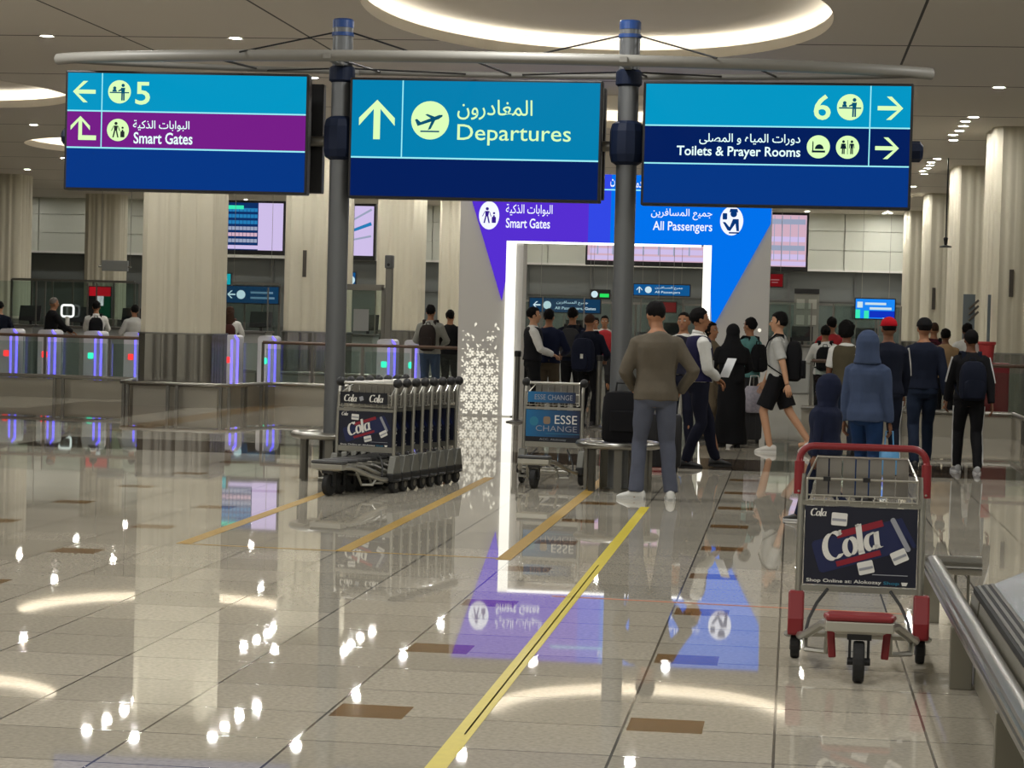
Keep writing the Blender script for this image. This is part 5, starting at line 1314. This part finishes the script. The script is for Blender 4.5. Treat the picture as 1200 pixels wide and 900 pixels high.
person('abaya', 'woman in a long black robe and black headscarf right of the portal opening', F(855, 524), 1.60, .25, BLK+('tunic',), BLK, 'stand', 'bent', 'b', 'veil', haircol=cloth('black', (20, 20, 23)), bot='robe', bulk=.05)
person('teal', 'man in a teal shirt with black rucksack, behind the woman in black robe', F(875, 515), 1.70, .9, TEA+('shirt',), CHR, 'stand', 'bent', 'b', 'short', sleeve='long', bot='loose')
person('shorts', 'man in pale tee shirt and black shorts walking left with a black rucksack', F(908, 530), 1.79, PI/2-.1, LGR+('tee_shirt',), BLK, 'trail', 'swing2', 'a', 'short', bot='shorts', sleeve='short', shoes=(196, 192, 186), sole=(200, 198, 192), hem=.92)
person('white_f', 'woman in white top with black rucksack, back turned, in front of the person in red', FY(967, 36.6), 1.62, 0, WHT+('top',), BLK, 'stand', 'bent', 'b', 'bun', sleeve='long', detail=0)
person('red_m', 'man in a red tee shirt behind the woman in white top', FY(974, 38.2), 1.76, 0, RED+('tee_shirt',), CHR, 'stand', 'bent', 'b', 'short', sleeve='short', bulk=.2, detail=0)
person('curly', 'person with thick black curly hair in olive waistcoat behind the blue hooded child', FY(992, 28.5), 1.66, -.3, WHT+('tee_shirt',), DJN, 'stand', 'down', 'c', 'curly', sleeve='short', vest=OLV)
person('hood', 'person in a pale blue hooded top and blue tunic, just behind the red trolley', F(1012, 590), 1.56, -.35, HBL+('hooded_top',), DBL_, 'stepL', 'down', 'c', 'short', hood=True, hem=.86, bulk=.12)
person('child', 'small child in a dark navy hooded coat, half hidden behind the red trolley', F(964, 612), 1.18, 1.15, NVY+('coat',), NVY, 'strideL', 'down', 'c', 'short', hood=True, hem=.70, bulk=.6, headscale=1.22, shoes=(24, 24, 26), sole=(190, 190, 190))
person('redcap', 'man with red cap and dark striped track top behind the blue hooded person', F(1036, 556), 1.72, .2, DNV+('track_top',), DNV, 'stand', 'swing2', 'c', 'crop', cap=('cap_red', (176, 18, 34)), stripe=True)
person('navyman', 'man in dark navy sweater and black cap walking away, right of the red cap', F(1078, 548), 1.74, .12, ('navyman', (22, 28, 44), 'sweater'), DJN, 'stepR', 'swing', 'b', 'crop', cap=('cap_black', (24, 24, 26)), bulk=.12, hem=.93)
person('tracksuit', 'boy in black tracksuit with white trainers walking away at the right', F(1133, 554), 1.62, .1, BLK+('track_top',), BLK, 'stepL', 'swing', 'c', 'short', stripe=True, shoes=(150, 150, 150), sole=(206, 206, 206))
person('maroon', 'person in maroon and dark clothes with straps, behind the man in black cap', FY(1094, 38.0), 1.72, 0, MAR+('jacket',), BLK, 'stand', 'down', 'b', 'crop', haircol=HAIRB, detail=0)
person('tan', 'person in a tan hooded jacket between the black cap and the tracksuit', FY(1108, 36.9), 1.62, 0, TAN+('jacket',), BLK, 'stand', 'down', 'c', 'short', detail=0, bulk=.1)
person('rwhite', 'dark haired man in a white shirt behind the boy in black tracksuit', FY(1133, 37.6), 1.72, 0, WHT+('shirt',), BLK, 'stand', 'down', 'c', 'short', detail=0)
person('pwhite', 'man in white sleeves and black waistcoat facing right inside the portal', F(622, 497), 1.78, -PI/2+.25, WHT+('shirt',), BLK, 'stand', 'bent', 'a', 'short', vest=('vest_black', (24, 24, 28)), shoes=(190, 188, 184), hem=.96)
person('pnavy', 'man in navy sweater and khaki trousers, back turned, inside the portal', F(640, 496), 1.76, -.15, ('pnavy', (26, 32, 56), 'sweater'), ('khaki_dark', (84, 74, 60)), 'stand', 'bent', 'b', 'short', bulk=.1, hem=.93)
person('ppack', 'man in dark top with grey rucksack, back turned, deepest in the portal queue', F(668, 488), 1.80, -.1, DNV+('jacket',), BLK, 'stand', 'bent', 'b', 'short')
person('pdark', 'man in black with a dark shoulder bag, standing in front of the portal', F(688, 500), 1.70, -.35, ('pdark', (18, 22, 38), 'jacket'), BLK, 'stand', 'bent', 'b', 'crop', haircol=HAIRB, bulk=.12)
person('pedge', 'person in black half hidden by the left light strip of the portal', FY(607.5, 39.5), 1.72, 0, BLK+('jacket',), BLK, 'stand', 'down', 'b', 'short', detail=0)
person('pred', 'person in white top with red front far behind, left of the right sign post', FY(708, 46.0), 1.70, PI, WHT+('tee_shirt',), CHR, 'stand', 'down', 'b', 'short', sleeve='short', detail=0, vest=RED)
person('pfar', 'person in pale shirt standing far behind the portal queue', FY(697, 48.0), 1.66, PI, WHT+('shirt',), CHR, 'stand', 'down', 'b', 'short', detail=0)
person('ltee', 'man in grey tee shirt and jeans with dark rucksack, left of the portal', FY(504, 40.2), 1.80, -.1, ('ltee', (140, 140, 134), 'tee_shirt'), ('jeans_blue', (54, 70, 104)), 'stand', 'bent', 'b', 'short', sleeve='long')
person('lblack', 'person in black beside the man in grey tee shirt, at the portal edge', FY(527, 41.4), 1.72, -.2, BLK+('jacket',), BLK, 'stand', 'down', 'b', 'short')
person('gate_m', 'man in black jacket leaning forward at the automatic gate, far left', FY(58, 46.2), 1.78, -.9, BLK+('jacket',), CHR, 'stand', 'reach', 'b', 'crop', haircol=HAIRG, lean=.12, detail=0)
person('gate_w', 'person in white hooded top with black rucksack at the gate with green light', FY(112, 46.4), 1.72, .3, WHT+('hooded_top',), CHR, 'stand', 'reach', 'b', 'short', lean=.1, detail=0)
person('gate_h', 'person in pale top half hidden by the left side of the broad column', FY(157, 46.0), 1.66, .6, LGR+('shirt',), BLK, 'stand', 'bent', 'b', 'short', detail=0)
person('gate_l', 'woman with long brown hair and brown rucksack right of the broad column', FY(269, 46.6), 1.68, .1, WHT+('top',), BLK, 'stand', 'bent', 'a', 'long', haircol=HAIRB, detail=0)
person('gate_e', 'person in dark clothes cut by the left edge of the picture', FY(-1, 45.2), 1.66, .2, DNV+('jacket',), BLK, 'stand', 'bent', 'a', 'short', detail=0)
rucksack('teal', 'black rucksack on the back of the man in teal', BLK, .28, .40, .15)
rucksack('shorts', 'black rucksack on the man in black shorts', BLK, .31, .50, .19, 1.16)
rucksack('white_f', 'black rucksack on the woman in white top', BLK, .30, .42)
rucksack('tracksuit', 'dark navy rucksack on the boy in black tracksuit', DNV, .32, .48, .20, 1.14)
rucksack('ppack', 'grey rucksack on the man deepest in the portal queue', CHR, .32, .46, .18, 1.2)
rucksack('pdark', 'dark navy rucksack with a pale tag on the man in front of the portal', ('pack_navy', (22, 26, 44)), .36, .52, .2, 1.12, patch=True)
rucksack('ltee', 'dark rucksack on the man in grey tee shirt', ('pack_brown', (44, 38, 36)), .29, .46, .17, 1.18)
rucksack('gate_w', 'black rucksack on the person in white hooded top', BLK, .30, .42)
rucksack('gate_l', 'brown rucksack on the woman with long brown hair', ('pack_leather', (66, 36, 32)), .30, .38, .15)
rucksack('maroon', 'dark rucksack on the person in maroon', BLK, .28, .40, .14)
# lanyard and sheet of the striding man, bags and cases
P = PEOPLE['staff']; st_ = P['t']
MB().tube([P['TL'](p) for p in ((-.07, .02, 1.50), (-.05, .13, 1.36), (0, .16, 1.2), (.05, .13, 1.36), (.07, .02, 1.50))], .006, 6).build('lanyard', cloth('lanyard', (150, 140, 120)), st_)
MB().box(P['TL']((0, .165, 1.15)), (.055, .006, .085)).build('badge', cloth('badge', (200, 200, 198)), st_)
w_ = st_.matrix_basis @ Vector((.03, .33, 1.06)); t = thing('paper_sheet', 'white sheet of paper held by the man in navy waistcoat', 'paper', w_, st_.rotation_euler.z+.4)
MB().box((0, 0, .04), (.15, .004, .24), Matrix.Rotation(-.5, 3, 'X')).build('sheet', mat('paper', (222, 224, 226), rough=.6), t)
p = aty(723, 545, PY-.1); t = thing('holdall', 'black bag standing on the steel ring bench behind the man in grey', 'bag', (p.x+.06, PY-.24, .475))
MB().rings([[(.2*f*math.copysign(abs(math.cos(q))**.5, math.cos(q)), .10*f*math.copysign(abs(math.sin(q))**.5, math.sin(q)), z) for q in [2*PI*k/24 for k in range(24)]] for z, f in ((0, .85), (.03, 1), (.25, 1.02), (.42, .95), (.47, .8), (.48, .4))]).build('bag_body', cloth('black', (20, 20, 23)), t, smooth='auto')
MB().tube([(-.08, 0, .47), (-.07, 0, .56), (.07, 0, .56), (.08, 0, .47)], .012, 8).build('handle', BLACK, t); MB().box((0, -.105, .2), (.24, .03, .2)).build('pocket', cloth('black', (20, 20, 23)), t, bevel=.012)
def suitcase(label, x, y, w2, h2, d2, rz, col, nm):
    t = thing('suitcase', label, 'suitcase', (x, y, 0), rz)
    MB().rings([[(w2/2*math.copysign(abs(math.cos(q))**.35, math.cos(q))*f, d2/2*math.copysign(abs(math.sin(q))**.35, math.sin(q))*f, z) for q in [2*PI*k/28 for k in range(28)]] for z, f in ((.05, .9), (.08, 1), (h2-.04, 1), (h2, .9))]).build('shell', mat('case_'+nm, col, rough=.5), t, smooth='auto')
    for k in (-.3, -.1, .1, .3): MB().box((k*w2, -d2/2-.004, h2/2), (.015, .012, h2*.8)).build('rib', mat('case_'+nm, col, rough=.5), t)
    MB().tube([(-.09, .04, h2-.02), (-.09, .04, h2+.32), (.09, .04, h2+.32), (.09, .04, h2-.02)], .01, 8).build('pull_handle', STEEL_D, t)
    for sx in (-1, 1):
        for sy in (-1, 1): MB().cyl((sx*w2*.38-.015, sy*d2*.3, .028), (sx*w2*.38+.015, sy*d2*.3, .028), .028, 12).build('wheel', RUBBER, t)
    return t
q = atz(772, 553); suitcase('large black suitcase on the floor behind the man in grey', q.x, q.y+.1, .46, .62, .26, .1, (22, 22, 28), 'black')
q = atz(862, 521); suitcase('dark ribbed suitcase beside the woman in black robe', q.x+.12, q.y+.55, .42, .60, .25, .1, (40, 40, 44), 'charcoal')
P = PEOPLE['teal']['t']; q = atz(884, 519); t = thing('shopping_bag', 'pale grey patterned bag held low by the man in teal', 'bag', (q.x-.02, q.y-.2, .42))
MB().rings([[(a*math.cos(u), d*math.sin(u), z) for u in [2*PI*k/16 for k in range(16)]] for z, a, d in ((0, .1, .06), (.03, .14, .08), (.28, .15, .08), (.36, .1, .05))]).build('bag_body', mat('bag_pattern', (150, 146, 158), rough=.6, var=.5, vscale=26), t, smooth='auto'); MB().tube([(-.07, 0, .34), (-.05, 0, .5), (.05, 0, .5), (.07, 0, .34)], .008, 6).build('handle', cloth('badge', (200, 200, 198)), t)
P = PEOPLE['hood']; q = P['t'].matrix_basis @ (P['wr'][1]+Vector((0, 0, -.085))); t = thing('carrier_bag', 'light blue carrier bag hanging from the hand of the blue hooded person', 'bag', (q.x, q.y, q.z-.40))
MB().rings([[(a*math.cos(u), d*math.sin(u), z) for u in [2*PI*k/16 for k in range(16)]] for z, a, d in ((0, .07, .05), (.03, .1, .06), (.2, .095, .05), (.26, .06, .03))]).build('bag_body', mat('bag_blue', (90, 150, 200), rough=.4), t, smooth='auto'); MB().tube([(-.04, 0, .25), (-.03, 0, .4), (.03, 0, .4), (.04, 0, .25)], .007, 6).build('handle', mat('bag_blue', (90, 150, 200), rough=.4), t)
